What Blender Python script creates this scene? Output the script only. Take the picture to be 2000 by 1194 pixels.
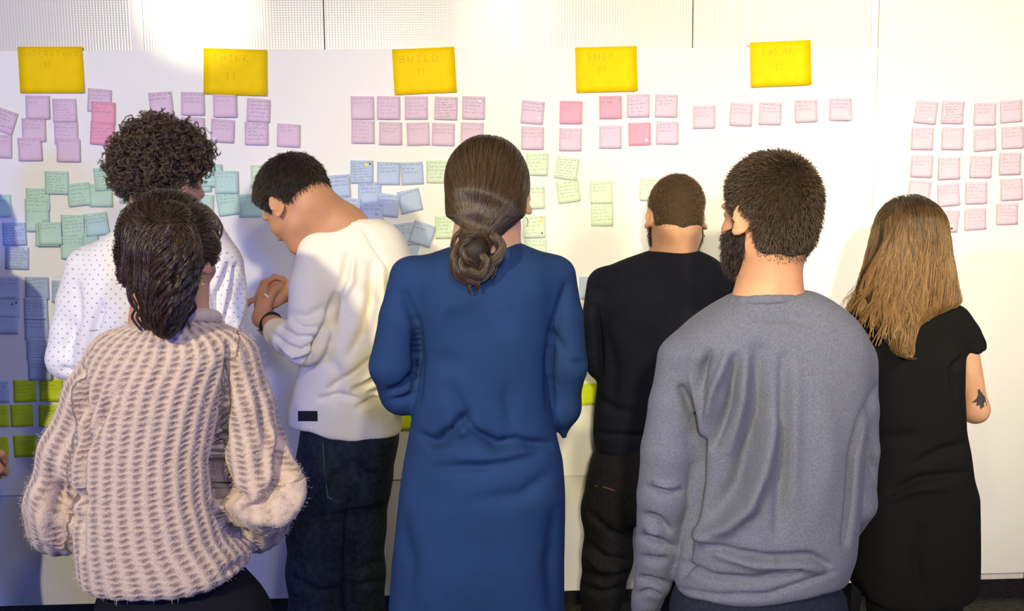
import bpy, math, random
import numpy as np
from mathutils import Matrix, Vector

# ------------------------------------------------------------------ camera
scene = bpy.context.scene
for o in list(bpy.data.objects):
    bpy.data.objects.remove(o)
F = 1900.0
CAM = np.array([0.0, -3.36, 1.62])
YAW, PITCH, ROLL = math.radians(-2.4), math.radians(-6.8), math.radians(-0.57)
RM = (Matrix.Rotation(YAW, 3, 'Z') @ Matrix.Rotation(math.pi / 2 + PITCH, 3, 'X') @ Matrix.Rotation(ROLL, 3, 'Z'))
RN = np.array(RM)
cam_data = bpy.data.cameras.new('camera')
cam = bpy.data.objects.new('camera', cam_data)
scene.collection.objects.link(cam)
cam.matrix_world = Matrix.Translation(Vector(CAM)) @ RM.to_4x4()
cam_data.sensor_width = 36.0
cam_data.lens = F / 2000.0 * 36.0
cam_data.clip_start = 0.05
scene.camera = cam

# ------------------------------------------------------------------ light
world = bpy.data.worlds.new('room_ambience')
scene.world = world
world.use_nodes = True
world.node_tree.nodes['Background'].inputs[0].default_value = (0.60, 0.58, 0.72, 1)
world.node_tree.nodes['Background'].inputs[1].default_value = 0.07


def area_light(name, loc, target, size, power, col, spread=math.pi, shape='DISK'):
    d = bpy.data.lights.new(name, 'AREA')
    d.shape = shape
    d.size = size
    d.energy = power
    d.color = col
    d.spread = spread
    o = bpy.data.objects.new(name, d)
    scene.collection.objects.link(o)
    o.location = loc
    o.rotation_euler = (Vector(target) - Vector(loc)).to_track_quat('-Z', 'Y').to_euler()
    return o


WARM = (1.0, 0.89, 0.575)
area_light('warm_track_light', (-1.5, -3.6, 2.45), (0.3, 0, 1.05), 0.12, 75, WARM)
area_light('warm_track_light', (0.12, -2.95, 2.5), (0.2, 0, 1.2), 0.12, 15, WARM)
area_light('added_warm_fill', (-0.1, -5.5, 2.4), (1.15, 0, 1.15), 0.16, 10, WARM, 0.72)  # added fill, cone narrowed to brighten only the middle and right wall
area_light('warm_side_lamp', (2.3, -3.0, 2.9), (1.5, 0, 1.35), 0.8, 13, WARM, 1.15)
area_light('blue_stage_lamp', (-3.1, -3.0, 1.5), (-0.6, 0, 1.0), 0.5, 34, (0.14, 0.22, 1.0))
area_light('blue_stage_lamp', (0.5, -4.3, 2.0), (-1.7, 0, 0.8), 0.3, 7, (0.15, 0.25, 1.0), 1.2)
area_light('violet_stage_lamp', (2.6, -3.9, 1.3), (0.6, -1.2, 1.1), 0.5, 24, (0.24, 0.24, 1.0))
for x_, e_ in ((-1.45, 0.8), (-0.45, 1.2), (0.55, 1.6), (1.55, 1.6)):
    area_light('wall_washer', (x_, -1.75, 3.0), (x_, 0, 1.55), 0.45, e_, WARM)
# small downlights whose glare shows on the glossy panels (mirror position of the glare)
for x_, z_, e_ in ((-0.90, 2.235, 0.42), (0.145, 2.225, 0.07)):
    area_light('ceiling_downlight', (x_ * 1.476, -1.6, z_ + (z_ - 1.62) * 0.476), (x_, 0, z_), 0.07, e_, WARM, 0.26)

scene.view_settings.view_transform = 'Standard'
scene.view_settings.look = 'None'
scene.view_settings.gamma = 1.0
scene.view_settings.use_curve_mapping = False
scene.view_settings.exposure = 0.0


def W(px, py, y):
    """point of the plane at depth y seen at photo pixel px, py"""
    d = RN @ np.array([(px - 1000.0) / F, -(py - 597.0) / F, -1.0])
    return CAM + d * ((y - CAM[1]) / d[1])


def project(v):
    q = (v - CAM) @ RN
    return np.stack([1000 + F * q[:, 0] / -q[:, 2], 597 - F * q[:, 1] / -q[:, 2]], 1)


def mpp(y):
    return (y - CAM[1]) / F


# ------------------------------------------------------------------ distance fields
def smin(a, b, k):
    if k <= 0:
        return np.minimum(a, b)
    h = np.clip(0.5 + 0.5 * (b - a) / k, 0, 1)
    return b + (a - b) * h - k * h * (1 - h)


def smax(a, b, k):
    return -smin(-a, -b, k)


class Prim:
    def __init__(s, lo, hi, fn, k=0.02, op='u'):
        s.lo, s.hi, s.fn, s.k, s.op = np.array(lo, float), np.array(hi, float), fn, k, op


def ell(c, r, k=0.02, op='u', M=None):
    c, r = np.array(c, float), np.array(r, float)
    if M is not None:
        Mt = np.array(M).T

    def fn(X, Y, Z):
        x, y, z = X - c[0], Y - c[1], Z - c[2]
        if M is not None:
            x, y, z = (Mt[0, 0] * x + Mt[0, 1] * y + Mt[0, 2] * z, Mt[1, 0] * x + Mt[1, 1] * y + Mt[1, 2] * z,
                       Mt[2, 0] * x + Mt[2, 1] * y + Mt[2, 2] * z)
        x, y, z = x / r[0], y / r[1], z / r[2]
        k0 = np.sqrt(x * x + y * y + z * z) + 1e-9
        k1 = np.sqrt((x / r[0]) ** 2 + (y / r[1]) ** 2 + (z / r[2]) ** 2) + 1e-9
        return k0 * (k0 - 1) / k1
    m = r.max() if M is not None else r
    return Prim(c - m, c + m, fn, k, op)


def cone(a, b, ra, rb, k=0.02, op='u', flat=None):
    """round cone; flat=(axis vector, factor) squeezes the section along an axis"""
    a, b = np.array(a, float), np.array(b, float)
    ba = b - a
    L = max(ba @ ba, 1e-9)

    def fn(X, Y, Z):
        x, y, z = X - a[0], Y - a[1], Z - a[2]
        h = np.clip((x * ba[0] + y * ba[1] + z * ba[2]) / L, 0, 1)
        dx, dy, dz = x - ba[0] * h, y - ba[1] * h, z - ba[2] * h
        if flat is not None:
            n, f = flat
            t = (dx * n[0] + dy * n[1] + dz * n[2]) * (1.0 / f - 1.0)
            dx, dy, dz = dx + t * n[0], dy + t * n[1], dz + t * n[2]
        return np.sqrt(dx * dx + dy * dy + dz * dz) - (ra + (rb - ra) * h)
    m = max(ra, rb)
    return Prim(np.minimum(a, b) - m, np.maximum(a, b) + m, fn, k, op)


def chain(pts, k=0.02, flat=None, op='u'):
    return [cone(p[:3], q[:3], p[3], q[3], k, op, flat) for p, q in zip(pts[:-1], pts[1:])]


def sleeve(pts, k=0.02):
    """soft join at the shoulder, crisp creases further down"""
    c = chain(pts, k)
    for p in c[1:]:
        p.k = min(k, 0.009)
    return c


def loft(rows, y0, k=0.02, n=2.4, hem=None, edge=0.015):
    """rows: (py, left px, right px, back depth, front depth[, dy])"""
    rows = [r if len(r) > 5 else tuple(r) + (0.0,) for r in rows]
    zs, cx, a, bb, bf, cy = [], [], [], [], [], []
    for py, l, r, b1, b2, dy in rows:
        y = y0 + dy
        p, q = W(l, py, y), W(r, py, y)
        zs.append((p[2] + q[2]) / 2)
        cx.append((p[0] + q[0]) / 2)
        a.append((q[0] - p[0]) / 2)
        bb.append(b1)
        bf.append(b2)
        cy.append(y)
    o = np.argsort(zs)
    zs = np.array(zs)[o]
    T = np.linspace(zs[0], zs[-1], 240)
    step = T[1] - T[0]
    m = max(1, int(0.018 / step))

    def sm(v):
        w = np.interp(T, zs, np.array(v)[o])
        e = np.pad(w, m, mode='edge')
        ker = np.hanning(2 * m + 3)[1:-1]
        return np.convolve(e, ker / ker.sum(), 'valid')
    CX, A, BB, BF, CY = sm(cx), sm(a), sm(bb), sm(bf), sm(cy)
    if hem:
        bb_ = float(np.mean([r[3] for r in rows if r[0] > 700] or [0.1])) * 0.95
        xm, xr = (rows[-1][1] + rows[-1][2]) / 2, (rows[-1][2] - rows[-1][1]) / 2
        hp = np.array([W(x, y, y0 - bb_ * math.sqrt(max(0, 1 - min(1, abs(x - xm) / xr) ** 2.4))) for x, y in hem])

    def fn(X, Y, Z):
        z = np.clip(Z, T[0], T[-1])
        c, aa, b1, b2, yy = (np.interp(z, T, q) for q in (CX, A, BB, BF, CY))
        dy = Y - yy
        b = np.where(dy < 0, b1, b2)
        q = (np.abs((X - c) / aa) ** n + np.abs(dy / b) ** n) ** (1.0 / n)
        d = (q - 1) * np.minimum(aa, b)
        d = smax(d, Z - T[-1], edge)
        if hem:
            zb = np.interp(X, hp[:, 0], hp[:, 2])
        else:
            zb = T[0]
        return smax(d, zb - Z, edge)
    mA = A.max()
    p = Prim([min(CX) - mA - .02, min(CY) - max(BB) - .01, T[0] - .02], [max(CX) + mA + .02, max(CY) + max(BF) + .01, T[-1] + .02], fn, k)
    p.cxf = lambda z: (np.interp(z, T, CX), np.interp(z, T, CY), np.interp(z, T, A))
    return p


def local(prims, M, c, s=1.0):
    """move prims given in a local frame to the world"""
    M = np.array(M)
    out = []
    for p in prims:
        ctr = (p.lo + p.hi) / 2
        rad = np.linalg.norm(p.hi - p.lo) / 2 * s
        cw = np.array(c) + s * (M @ ctr)

        def fn(X, Y, Z, p=p):
            x, y, z = (X - c[0]) / s, (Y - c[1]) / s, (Z - c[2]) / s
            return s * p.fn(M[0, 0] * x + M[1, 0] * y + M[2, 0] * z, M[0, 1] * x + M[1, 1] * y + M[2, 1] * z,
                            M[0, 2] * x + M[1, 2] * y + M[2, 2] * z)
        out.append(Prim(cw - rad, cw + rad, fn, p.k * s, p.op))
    return out


def evalp(prims, P):
    """field at points P (N,3)"""
    d = np.full(len(P), 1.0)
    X, Y, Z = P[:, 0], P[:, 1], P[:, 2]
    for p in prims:
        e = p.fn(X, Y, Z)
        d = smin(d, e, p.k) if p.op == 'u' else smax(d, -e, p.k)
    return d


def grad(fn, P, h=0.002):
    g = np.stack([fn(P + np.eye(3)[i] * h) - fn(P - np.eye(3)[i] * h) for i in range(3)], 1)
    return g / (np.linalg.norm(g, axis=1, keepdims=True) + 1e-9)


def axis(lo, hi, step, fine=()):
    out = [lo]
    while out[-1] < hi:
        x = out[-1]
        s = step
        for a, b, f in fine:
            if a - step < x < b:
                s = min(s, f)
        out.append(x + s)
    return np.array(out, dtype=np.float32)


def field_mesh(prims, step=0.006, fine=(), post=None):
    """fine: list of (lo3, hi3, step)"""
    us = [p for p in prims if p.op == 'u']
    lo = np.min([p.lo for p in us], 0) - 2.5 * step - 0.004
    hi = np.max([p.hi for p in us], 0) + 2.5 * step + 0.004
    ax = [axis(lo[i], hi[i], step, [(f[0][i], f[1][i], f[2]) for f in fine]) for i in range(3)]
    G = np.full([len(a) for a in ax], 0.2, dtype=np.float32)
    for p in prims:
        m = p.k + 2.2 * step + 0.004
        sl = []
        for i in range(3):
            i0 = max(0, np.searchsorted(ax[i], p.lo[i] - m) - 1)
            i1 = min(len(ax[i]), np.searchsorted(ax[i], p.hi[i] + m) + 1)
            sl.append(slice(i0, i1))
        if any(s.stop <= s.start for s in sl):
            continue
        X, Y, Z = ax[0][sl[0]][:, None, None], ax[1][sl[1]][None, :, None], ax[2][sl[2]][None, None, :]
        e = p.fn(X, Y, Z)
        e = np.broadcast_to(e, [s.stop - s.start for s in sl]).astype(np.float32)
        sub = G[tuple(sl)]
        G[tuple(sl)] = smin(sub, e, p.k) if p.op == 'u' else smax(sub, -e, p.k)
    if post is not None:
        G = post(G, ax).astype(np.float32)
    return surface(G, ax)


def surface(G, ax):
    S = G < 0
    nx, ny, nz = S.shape
    c = np.zeros((nx - 1, ny - 1, nz - 1), np.uint8)
    for i in (0, 1):
        for j in (0, 1):
            for k in (0, 1):
                c += S[i:nx - 1 + i, j:ny - 1 + j, k:nz - 1 + k]
    act = np.argwhere((c > 0) & (c < 8))
    vid = np.full(c.shape, -1, np.int64)
    vid[act[:, 0], act[:, 1], act[:, 2]] = np.arange(len(act))
    acc = np.zeros((len(act), 3))
    cnt = np.zeros(len(act))
    cs = [(i, j, k) for i in (0, 1) for j in (0, 1) for k in (0, 1)]
    for p in cs:
        for d in range(3):
            if p[d]:
                continue
            q = list(p)
            q[d] = 1
            ia, ib = act + np.array(p), act + np.array(q)
            a = G[ia[:, 0], ia[:, 1], ia[:, 2]]
            b = G[ib[:, 0], ib[:, 1], ib[:, 2]]
            m = (a < 0) != (b < 0)
            t = np.where(m, a / np.where(m, a - b, 1), 0)
            for e in range(3):
                pa, pb = ax[e][ia[:, e]], ax[e][ib[:, e]]
                acc[:, e] += np.where(m, pa + (pb - pa) * t, 0)
            cnt += m
    V = acc / cnt[:, None]
    quads = []
    for d in range(3):
        e, f = [(1, 2), (2, 0), (0, 1)][d]
        s0 = [slice(None)] * 3
        s1 = [slice(None)] * 3
        s0[d], s1[d] = slice(0, -1), slice(1, None)
        A, B = S[tuple(s0)], S[tuple(s1)]
        idx = np.argwhere(A != B)
        ok = np.ones(len(idx), bool)
        for g in (e, f):
            ok &= (idx[:, g] > 0) & (idx[:, g] < S.shape[g] - 1)
        idx = idx[ok]
        ins = A[idx[:, 0], idx[:, 1], idx[:, 2]]
        q = []
        for de, df in ((-1, -1), (0, -1), (0, 0), (-1, 0)):
            w = idx.copy()
            w[:, e] += de
            w[:, f] += df
            q.append(vid[w[:, 0], w[:, 1], w[:, 2]])
        q = np.stack(q, 1)
        q[~ins] = q[~ins][:, ::-1]
        quads.append(q)
    Q = np.concatenate(quads)
    return V, Q


def normals(V, Q):
    n = np.cross(V[Q[:, 2]] - V[Q[:, 0]], V[Q[:, 3]] - V[Q[:, 1]])
    N = np.zeros_like(V)
    for i in range(4):
        for e in range(3):
            N[:, e] += np.bincount(Q[:, i], n[:, e], len(V))
    return N / (np.linalg.norm(N, axis=1, keepdims=True) + 1e-12)


def relax(V, Q, it=1, w=0.5):
    for _ in range(it):
        A = np.zeros_like(V)
        C = np.zeros(len(V))
        for i in range(4):
            a, b = Q[:, i], Q[:, (i + 1) % 4]
            for e in range(3):
                A[:, e] += np.bincount(a, V[b, e], len(V)) + np.bincount(b, V[a, e], len(V))
            C += np.bincount(a, minlength=len(V)) + np.bincount(b, minlength=len(V))
        V = V * (1 - w) + w * A / C[:, None]
    return V


def folds(V, Q, fl, both=False):
    """push creases into the camera side of cloth; fl: (points px, width px, height m)"""
    N = normals(V, Q)
    P = project(V)
    view = V - CAM
    view /= np.linalg.norm(view, axis=1, keepdims=True)
    face = np.clip(-(N * view).sum(1) * 2.0, 0, 1)
    amt = np.zeros(len(V))
    for pts, w, h in fl:
        pts = np.array(pts, float)
        h = h * 2.5
        best = np.full(len(V), 1e9)
        tb = np.zeros(len(V))
        n = len(pts) - 1
        sel = np.all((P > pts.min(0) - 3 * w) & (P < pts.max(0) + 3 * w), axis=1)
        if not sel.any():
            continue
        Ps = P[sel]
        bs, ts = best[sel], tb[sel]
        for i in range(n):
            a, b = pts[i], pts[i + 1]
            ab = b - a
            t = np.clip(((Ps - a) @ ab) / (ab @ ab + 1e-9), 0, 1)
            d = np.linalg.norm(Ps - a - t[:, None] * ab, axis=1)
            m = d < bs
            bs[m] = d[m]
            ts[m] = (i + t[m]) / n
        env = np.sin(np.clip(ts * 0.86 + 0.07, 0, 1) * math.pi) ** 0.6
        amt[sel] += h * np.exp(-(bs / w) ** 2) * env
    return V + N * (amt * face)[:, None]


def ripple(V, Q, amp, freq, seed=0):
    """gentle cloth unevenness"""
    r = np.random.RandomState(seed)
    N = normals(V, Q)
    a = np.zeros(len(V))
    for i in range(6):
        k = r.normal(size=3)
        k /= np.linalg.norm(k)
        k[2] *= 0.5
        a += np.sin(V @ k * freq * (0.6 + r.rand()) + r.rand() * 6.3)
    return V + N * (a * amp / 2.4)[:, None]


def mesh_obj(name, V, Q, mat, parent=None, smooth=True, attrs=None, tris=False):
    me = bpy.data.meshes.new(name)
    n = Q.shape[1]
    me.vertices.add(len(V))
    me.vertices.foreach_set('co', np.asarray(V, np.float32).ravel())
    me.loops.add(len(Q) * n)
    me.loops.foreach_set('vertex_index', Q.astype(np.int32).ravel())
    me.polygons.add(len(Q))
    me.polygons.foreach_set('loop_start', np.arange(0, len(Q) * n, n, dtype=np.int32))
    me.update(calc_edges=True)
    if smooth:
        me.polygons.foreach_set('use_smooth', np.ones(len(Q), bool))
    for k, v in (attrs or {}).items():
        at = me.attributes.new(k, 'FLOAT', 'POINT')
        at.data.foreach_set('value', np.asarray(v, np.float32))
    o = bpy.data.objects.new(name, me)
    scene.collection.objects.link(o)
    if mat:
        me.materials.append(mat)
    if parent:
        o.parent = parent
        # parents sit unrotated at their base, so the child keeps world coordinates this way
        o.matrix_parent_inverse = Matrix.Translation(-world_of(parent))
    return o


def world_of(o):
    t = Vector(o.location)
    while o.parent:
        # mesh parts keep world coordinates and zero offset
        t = Vector((0, 0, 0)) if o.type != 'EMPTY' else t
        return t
    return t


def pydata(name, verts, faces, mat, parent=None, smooth=False):
    me = bpy.data.meshes.new(name)
    me.from_pydata([tuple(v) for v in verts], [], faces)
    me.update()
    if smooth:
        me.polygons.foreach_set('use_smooth', [True] * len(me.polygons))
    o = bpy.data.objects.new(name, me)
    scene.collection.objects.link(o)
    if mat:
        me.materials.append(mat)
    if parent:
        o.parent = parent
        o.matrix_parent_inverse = Matrix.Translation(-world_of(parent))
    return o


def empty(name, loc, label, cat, group=None):
    o = bpy.data.objects.new(name, None)
    scene.collection.objects.link(o)
    o.location = loc
    o.empty_display_size = 0.1
    tag(o, label, cat, group)
    return o


def tag(o, label=None, cat=None, group=None, kind=None):
    if label:
        o['label'] = label
    if cat:
        o['category'] = cat
    if group:
        o['group'] = group
    if kind:
        o['kind'] = kind
    return o


def box(lo, hi):
    (a, b, c), (d, e, f) = lo, hi
    v = [(a, b, c), (d, b, c), (d, e, c), (a, e, c), (a, b, f), (d, b, f), (d, e, f), (a, e, f)]
    q = [(0, 3, 2, 1), (4, 5, 6, 7), (0, 1, 5, 4), (1, 2, 6, 5), (2, 3, 7, 6), (3, 0, 4, 7)]
    return v, q


# ------------------------------------------------------------------ materials
def mat(name, col, rough=0.8, bump=None, var=0.0, sheen=0.0, spec=0.3, vscale=30.0, sss=0.0, metal=0.0, col2=None, coat=0.0):
    m = bpy.data.materials.new(name)
    m.use_nodes = True
    nt = m.node_tree
    b = nt.nodes['Principled BSDF']
    b.inputs['Base Color'].default_value = (*col, 1)
    b.inputs['Roughness'].default_value = rough
    b.inputs['Specular IOR Level'].default_value = spec
    b.inputs['Metallic'].default_value = metal
    b.inputs['Coat Weight'].default_value = coat
    if sheen:
        b.inputs['Sheen Weight'].default_value = sheen
        b.inputs['Sheen Roughness'].default_value = 0.5
    if sss:
        b.inputs['Subsurface Weight'].default_value = sss
        b.inputs['Subsurface Radius'].default_value = (0.012, 0.005, 0.003)
        b.inputs['Subsurface Scale'].default_value = 1.0
    tc = nt.nodes.new('ShaderNodeTexCoord')
    if var:
        nz = nt.nodes.new('ShaderNodeTexNoise')
        nz.inputs['Scale'].default_value = vscale
        nz.inputs['Detail'].default_value = 4
        nt.links.new(tc.outputs['Object'], nz.inputs['Vector'])
        mx = nt.nodes.new('ShaderNodeMix')
        mx.data_type = 'RGBA'
        c2 = col2 or tuple(max(0, c * (1 - var)) for c in col)
        c1 = tuple(min(1, c * (1 + var * 0.5)) for c in col)
        mx.inputs['A'].default_value = (*c2, 1)
        mx.inputs['B'].default_value = (*c1, 1)
        rp = nt.nodes.new('ShaderNodeMapRange')
        rp.inputs['From Min'].default_value = 0.35
        rp.inputs['From Max'].default_value = 0.65
        nt.links.new(nz.outputs['Fac'], rp.inputs['Value'])
        nt.links.new(rp.outputs['Result'], mx.inputs['Factor'])
        nt.links.new(mx.outputs['Result'], b.inputs['Base Color'])
    if bump:
        sc, st, dist = bump
        nz = nt.nodes.new('ShaderNodeTexNoise')
        nz.inputs['Scale'].default_value = sc
        nz.inputs['Detail'].default_value = 3
        nt.links.new(tc.outputs['Object'], nz.inputs['Vector'])
        bp = nt.nodes.new('ShaderNodeBump')
        bp.inputs['Strength'].default_value = st
        bp.inputs['Distance'].default_value = dist
        nt.links.new(nz.outputs['Fac'], bp.inputs['Height'])
        nt.links.new(bp.outputs['Normal'], b.inputs['Normal'])
    return m


def hair_mat(name, c1, c2, rough=0.38):
    m = bpy.data.materials.new(name)
    m.use_nodes = True
    nt = m.node_tree
    b = nt.nodes['Principled BSDF']
    b.inputs['Roughness'].default_value = rough
    b.inputs['Specular IOR Level'].default_value = 0.55
    hi = nt.nodes.new('ShaderNodeHairInfo')
    mx = nt.nodes.new('ShaderNodeMix')
    mx.data_type = 'RGBA'
    mx.inputs['A'].default_value = (*c1, 1)
    mx.inputs['B'].default_value = (*c2, 1)
    nt.links.new(hi.outputs['Random'], mx.inputs['Factor'])
    nt.links.new(mx.outputs['Result'], b.inputs['Base Color'])
    return m


def node_math(nt, op, a, b=None, c=None):
    n = nt.nodes.new('ShaderNodeMath')
    n.operation = op
    for i, v in enumerate((a, b, c)):
        if v is None:
            continue
        if isinstance(v, (int, float)):
            n.inputs[i].default_value = v
        else:
            nt.links.new(v, n.inputs[i])
    return n.outputs[0]


def hair_curves(name, pos, mat_, parent, r0=0.0006, r1=0.00015):
    """pos (N,S,3): strands as real hair curves"""
    N, S = pos.shape[:2]
    cu = bpy.data.hair_curves.new(name)
    cu.add_curves([S] * N)
    cu.position_data.foreach_set('vector', pos.astype(np.float32).ravel())
    at = cu.attributes.get('radius') or cu.attributes.new('radius', 'FLOAT', 'POINT')
    at.data.foreach_set('value', np.tile(np.linspace(r0, r1, S), N).astype(np.float32))
    o = bpy.data.objects.new(name, cu)
    scene.collection.objects.link(o)
    cu.materials.append(mat_)
    o.parent = parent
    o.matrix_parent_inverse = Matrix.Translation(-world_of(parent))
    return o
# ------------------------------------------------------------------ setting
def panel_material():
    m = mat('perforated_panel', (0.80, 0.78, 0.76), rough=0.26, spec=0.6)
    nt = m.node_tree
    b = nt.nodes['Principled BSDF']
    tc = nt.nodes.new('ShaderNodeTexCoord')
    sx = nt.nodes.new('ShaderNodeSeparateXYZ')
    nt.links.new(tc.outputs['Object'], sx.inputs[0])
    sxx = node_math(nt, 'SINE', node_math(nt, 'MULTIPLY', sx.outputs['X'], 2 * math.pi / 0.0095))
    szz = node_math(nt, 'SINE', node_math(nt, 'MULTIPLY', sx.outputs['Z'], 2 * math.pi / 0.0080))
    h = node_math(nt, 'ADD', node_math(nt, 'MULTIPLY', sxx, 0.7), node_math(nt, 'MULTIPLY', szz, 0.3))
    hole = node_math(nt, 'MULTIPLY', node_math(nt, 'ADD', h, 1.0), 0.5)
    mx = nt.nodes.new('ShaderNodeMix')
    mx.data_type = 'RGBA'
    mx.inputs['A'].default_value = (0.69, 0.67, 0.64, 1)
    mx.inputs['B'].default_value = (0.80, 0.78, 0.76, 1)
    nt.links.new(hole, mx.inputs['Factor'])
    nt.links.new(mx.outputs['Result'], b.inputs['Base Color'])
    bp = nt.nodes.new('ShaderNodeBump')
    bp.inputs['Strength'].default_value = 0.25
    bp.inputs['Distance'].default_value = 0.001
    nt.links.new(h, bp.inputs['Height'])
    nt.links.new(bp.outputs['Normal'], b.inputs['Normal'])
    return m


M_PANEL = panel_material()
M_POST = mat('white_lacquered_metal', (0.88, 0.86, 0.84), rough=0.22, spec=0.6)
M_PAPER = mat('white_roll_paper', (0.90, 0.885, 0.87), rough=0.55, spec=0.35, bump=(6, 0.15, 0.01))
M_BLACK = mat('black_metal', (0.012, 0.012, 0.014), rough=0.4)
M_FLOOR = mat('dark_carpet', (0.10, 0.095, 0.09), rough=0.95, var=0.4, vscale=60, bump=(300, 0.5, 0.003))
M_DARKWALL = mat('dark_plaster', (0.13, 0.12, 0.11), rough=0.9, var=0.15, vscale=3)

seams = [-98, 268, 633, 1003, 1353, 1708, 2058]
sx_world = [W(s, 50, 0.0)[0] for s in seams]
sx_world = [sx_world[0] - 0.65] + sx_world + [sx_world[-1] + 0.64]
z_bot = W(1120, 1154, 0.0)[2]
v, q = box((-9, -9, -0.02), (9, 1.8, 0.0))
floor = tag(pydata('floor', v, q, M_FLOOR), kind='structure')
v, q = box((-9, 1.55, 0.0), (9, 1.65, 3.2))
tag(pydata('wall_rear', v, q, M_DARKWALL), kind='structure')
pw = bpy.data.objects.new('wall_front', None)
scene.collection.objects.link(pw)
pw['kind'] = 'structure'
for i, (a, b) in enumerate(zip(sx_world[:-1], sx_world[1:])):
    v, q = box((a + 0.002, 0.0, z_bot), (b - 0.002, 0.035, 2.75))
    pydata('wall_panel', v, q, M_PANEL, pw)
v, q = box((sx_world[0], 0.03, z_bot + 0.01), (sx_world[-1], 0.05, 2.74))
pydata('backing_board', v, q, M_DARKWALL, pw)
for i, s in ((2, -0.001), (4, -0.001), (6, 0.004), (8, 0.0), (0, 0)):
    x = sx_world[i] + s
    w = {2: 0.021, 4: 0.014, 6: 0.016, 8: 0.018, 0: 0.02}[i]
    v, q = box((x - w, -0.004, z_bot), (x + w, 0.03, 2.75))
    pydata('post', v, q, M_POST, pw)
    v, q = box((x - 0.02, 0.0, 0.0), (x + 0.016, 0.035, z_bot + 0.01))
    pydata('support_leg', v, q, M_BLACK, pw)
    v, q = box((x - 0.03, -0.02, 0.0), (x + 0.03, 0.4, 0.02))
    pydata('foot_plate', v, q, M_BLACK, pw)


def paper_sheet(x0, x1, zt0, zt1, zb0, zb1, y, seed, label, group=None):
    nx, nz = 90, 40
    r = np.random.RandomState(seed)
    ph = r.rand(8) * 6.3
    V = []
    for layer in (0, 1):
        for i in range(nx + 1):
            for j in range(nz + 1):
                u, w = i / nx, j / nz
                x = x0 + (x1 - x0) * u
                zt, zb = zt0 + (zt1 - zt0) * u, zb0 + (zb1 - zb0) * u
                z = zb + (zt - zb) * w
                d = 0.0010 * math.sin(x * 5.1 + ph[0] + z * 1.3) + 0.0009 * math.sin(x * 11 + ph[1] - z * 4) + 0.0006 * math.sin(z * 13 + ph[2] + x * 3)
                edge = 0.002 * math.exp(-((1 - w) / 0.03) ** 2) * math.sin(x * 9 + ph[3])
                V.append((x, y + d - abs(edge) - 0.0003 * (1 - layer), z))
    n = (nx + 1) * (nz + 1)
    Q = []
    for i in range(nx):
        for j in range(nz):
            a = i * (nz + 1) + j
            b = a + nz + 1
            Q.append((a, b, b + 1, a + 1))
            Q.append((n + a, n + a + 1, n + b + 1, n + b))
    o = pydata('paper_sheet', V, Q, M_PAPER, None, True)
    tag(o, label, 'paper', group)
    return o


def zw(px, py):
    return W(px, py, 0.0)[2]


x_s = [W(p, 300, 0.0)[0] for p in (-150, 640, 1345, 1706, 2150)]
ztop = [zw(0, 101), zw(640, 98), zw(1345, 95), zw(1706, 93), zw(2100, 60)]
zmid = zw(60, 534)
zlow = zw(1120, 928)
zl0 = zw(60, 968)
paper_sheet(x_s[0], x_s[1] + .01, ztop[0], ztop[1], zmid - .01, zmid - .01, -0.0100, 1, 'wide white paper band on the wall behind UNDERSTAND IT and THINK IT sheets')
paper_sheet(x_s[1], x_s[2] + .01, ztop[1], ztop[2], zmid - .01, zmid - .01, -0.0113, 2, 'wide white paper band on the wall behind BUILD IT and SHIP IT sheets')
paper_sheet(x_s[2], x_s[3] + .0, ztop[2], ztop[3], zlow, zlow, -0.0098, 3, 'tall white paper sheet on the wall behind the TWEAK IT sheet')
paper_sheet(x_s[3], x_s[4], zw(1900, -40), zw(1900, -40), zw(1920, 1118), zw(1920, 1118), -0.0105, 4, 'tall white paper sheet behind the lilac notes beside the long-haired woman')
paper_sheet(x_s[0], x_s[1] - .01, zmid, zmid, zl0, zlow, -0.0080, 5, 'lower white paper band behind the lime notes and speckled-shirt man')
paper_sheet(x_s[1] - .01, x_s[2], zmid, zmid, zlow, zlow, -0.0081, 6, 'lower white paper band on the wall behind the blue dress')

# ------------------------------------------------------------------ sticky notes
INK = {'k': mat('dark_marker_ink', (0.10, 0.09, 0.13), 0.7), 'g': mat('grey_pencil', (0.34, 0.27, 0.36), 0.7),
       'b': mat('blue_marker_ink', (0.10, 0.18, 0.42), 0.7), 't': mat('green_marker_ink', (0.12, 0.25, 0.26), 0.7),
       'y': mat('ochre_pencil', (0.66, 0.36, 0.01), 0.7)}
PAPERS = {'lilac': ((0.76, 0.58, 0.74), 'g'), 'pink': ((0.90, 0.40, 0.54), 'g'), 'teal': ((0.56, 0.80, 0.72), 't'),
          'blue': ((0.50, 0.61, 0.85), 'k'), 'green': ((0.72, 0.86, 0.66), 't'), 'lime': ((0.72, 0.86, 0.02), 't'),
          'yellow': ((0.97, 0.67, 0.0), 'y'), 'bluegrey': ((0.42, 0.52, 0.70), 'k'), 'white': ((0.75, 0.8, 0.88), 'k')}
PM = {k: mat(k + '_paper', v[0], 0.7, var=0.04, vscale=25, spec=0.2) for k, v in PAPERS.items()}
M_DOT = mat('white_dot', (0.95, 0.95, 0.92), 0.4)
M_DOTK = mat('dark_dot', (0.05, 0.05, 0.06), 0.5)
M_DOTY = mat('yellow_dot', (0.9, 0.85, 0.1), 0.5)
rs = random.Random(7)


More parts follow.
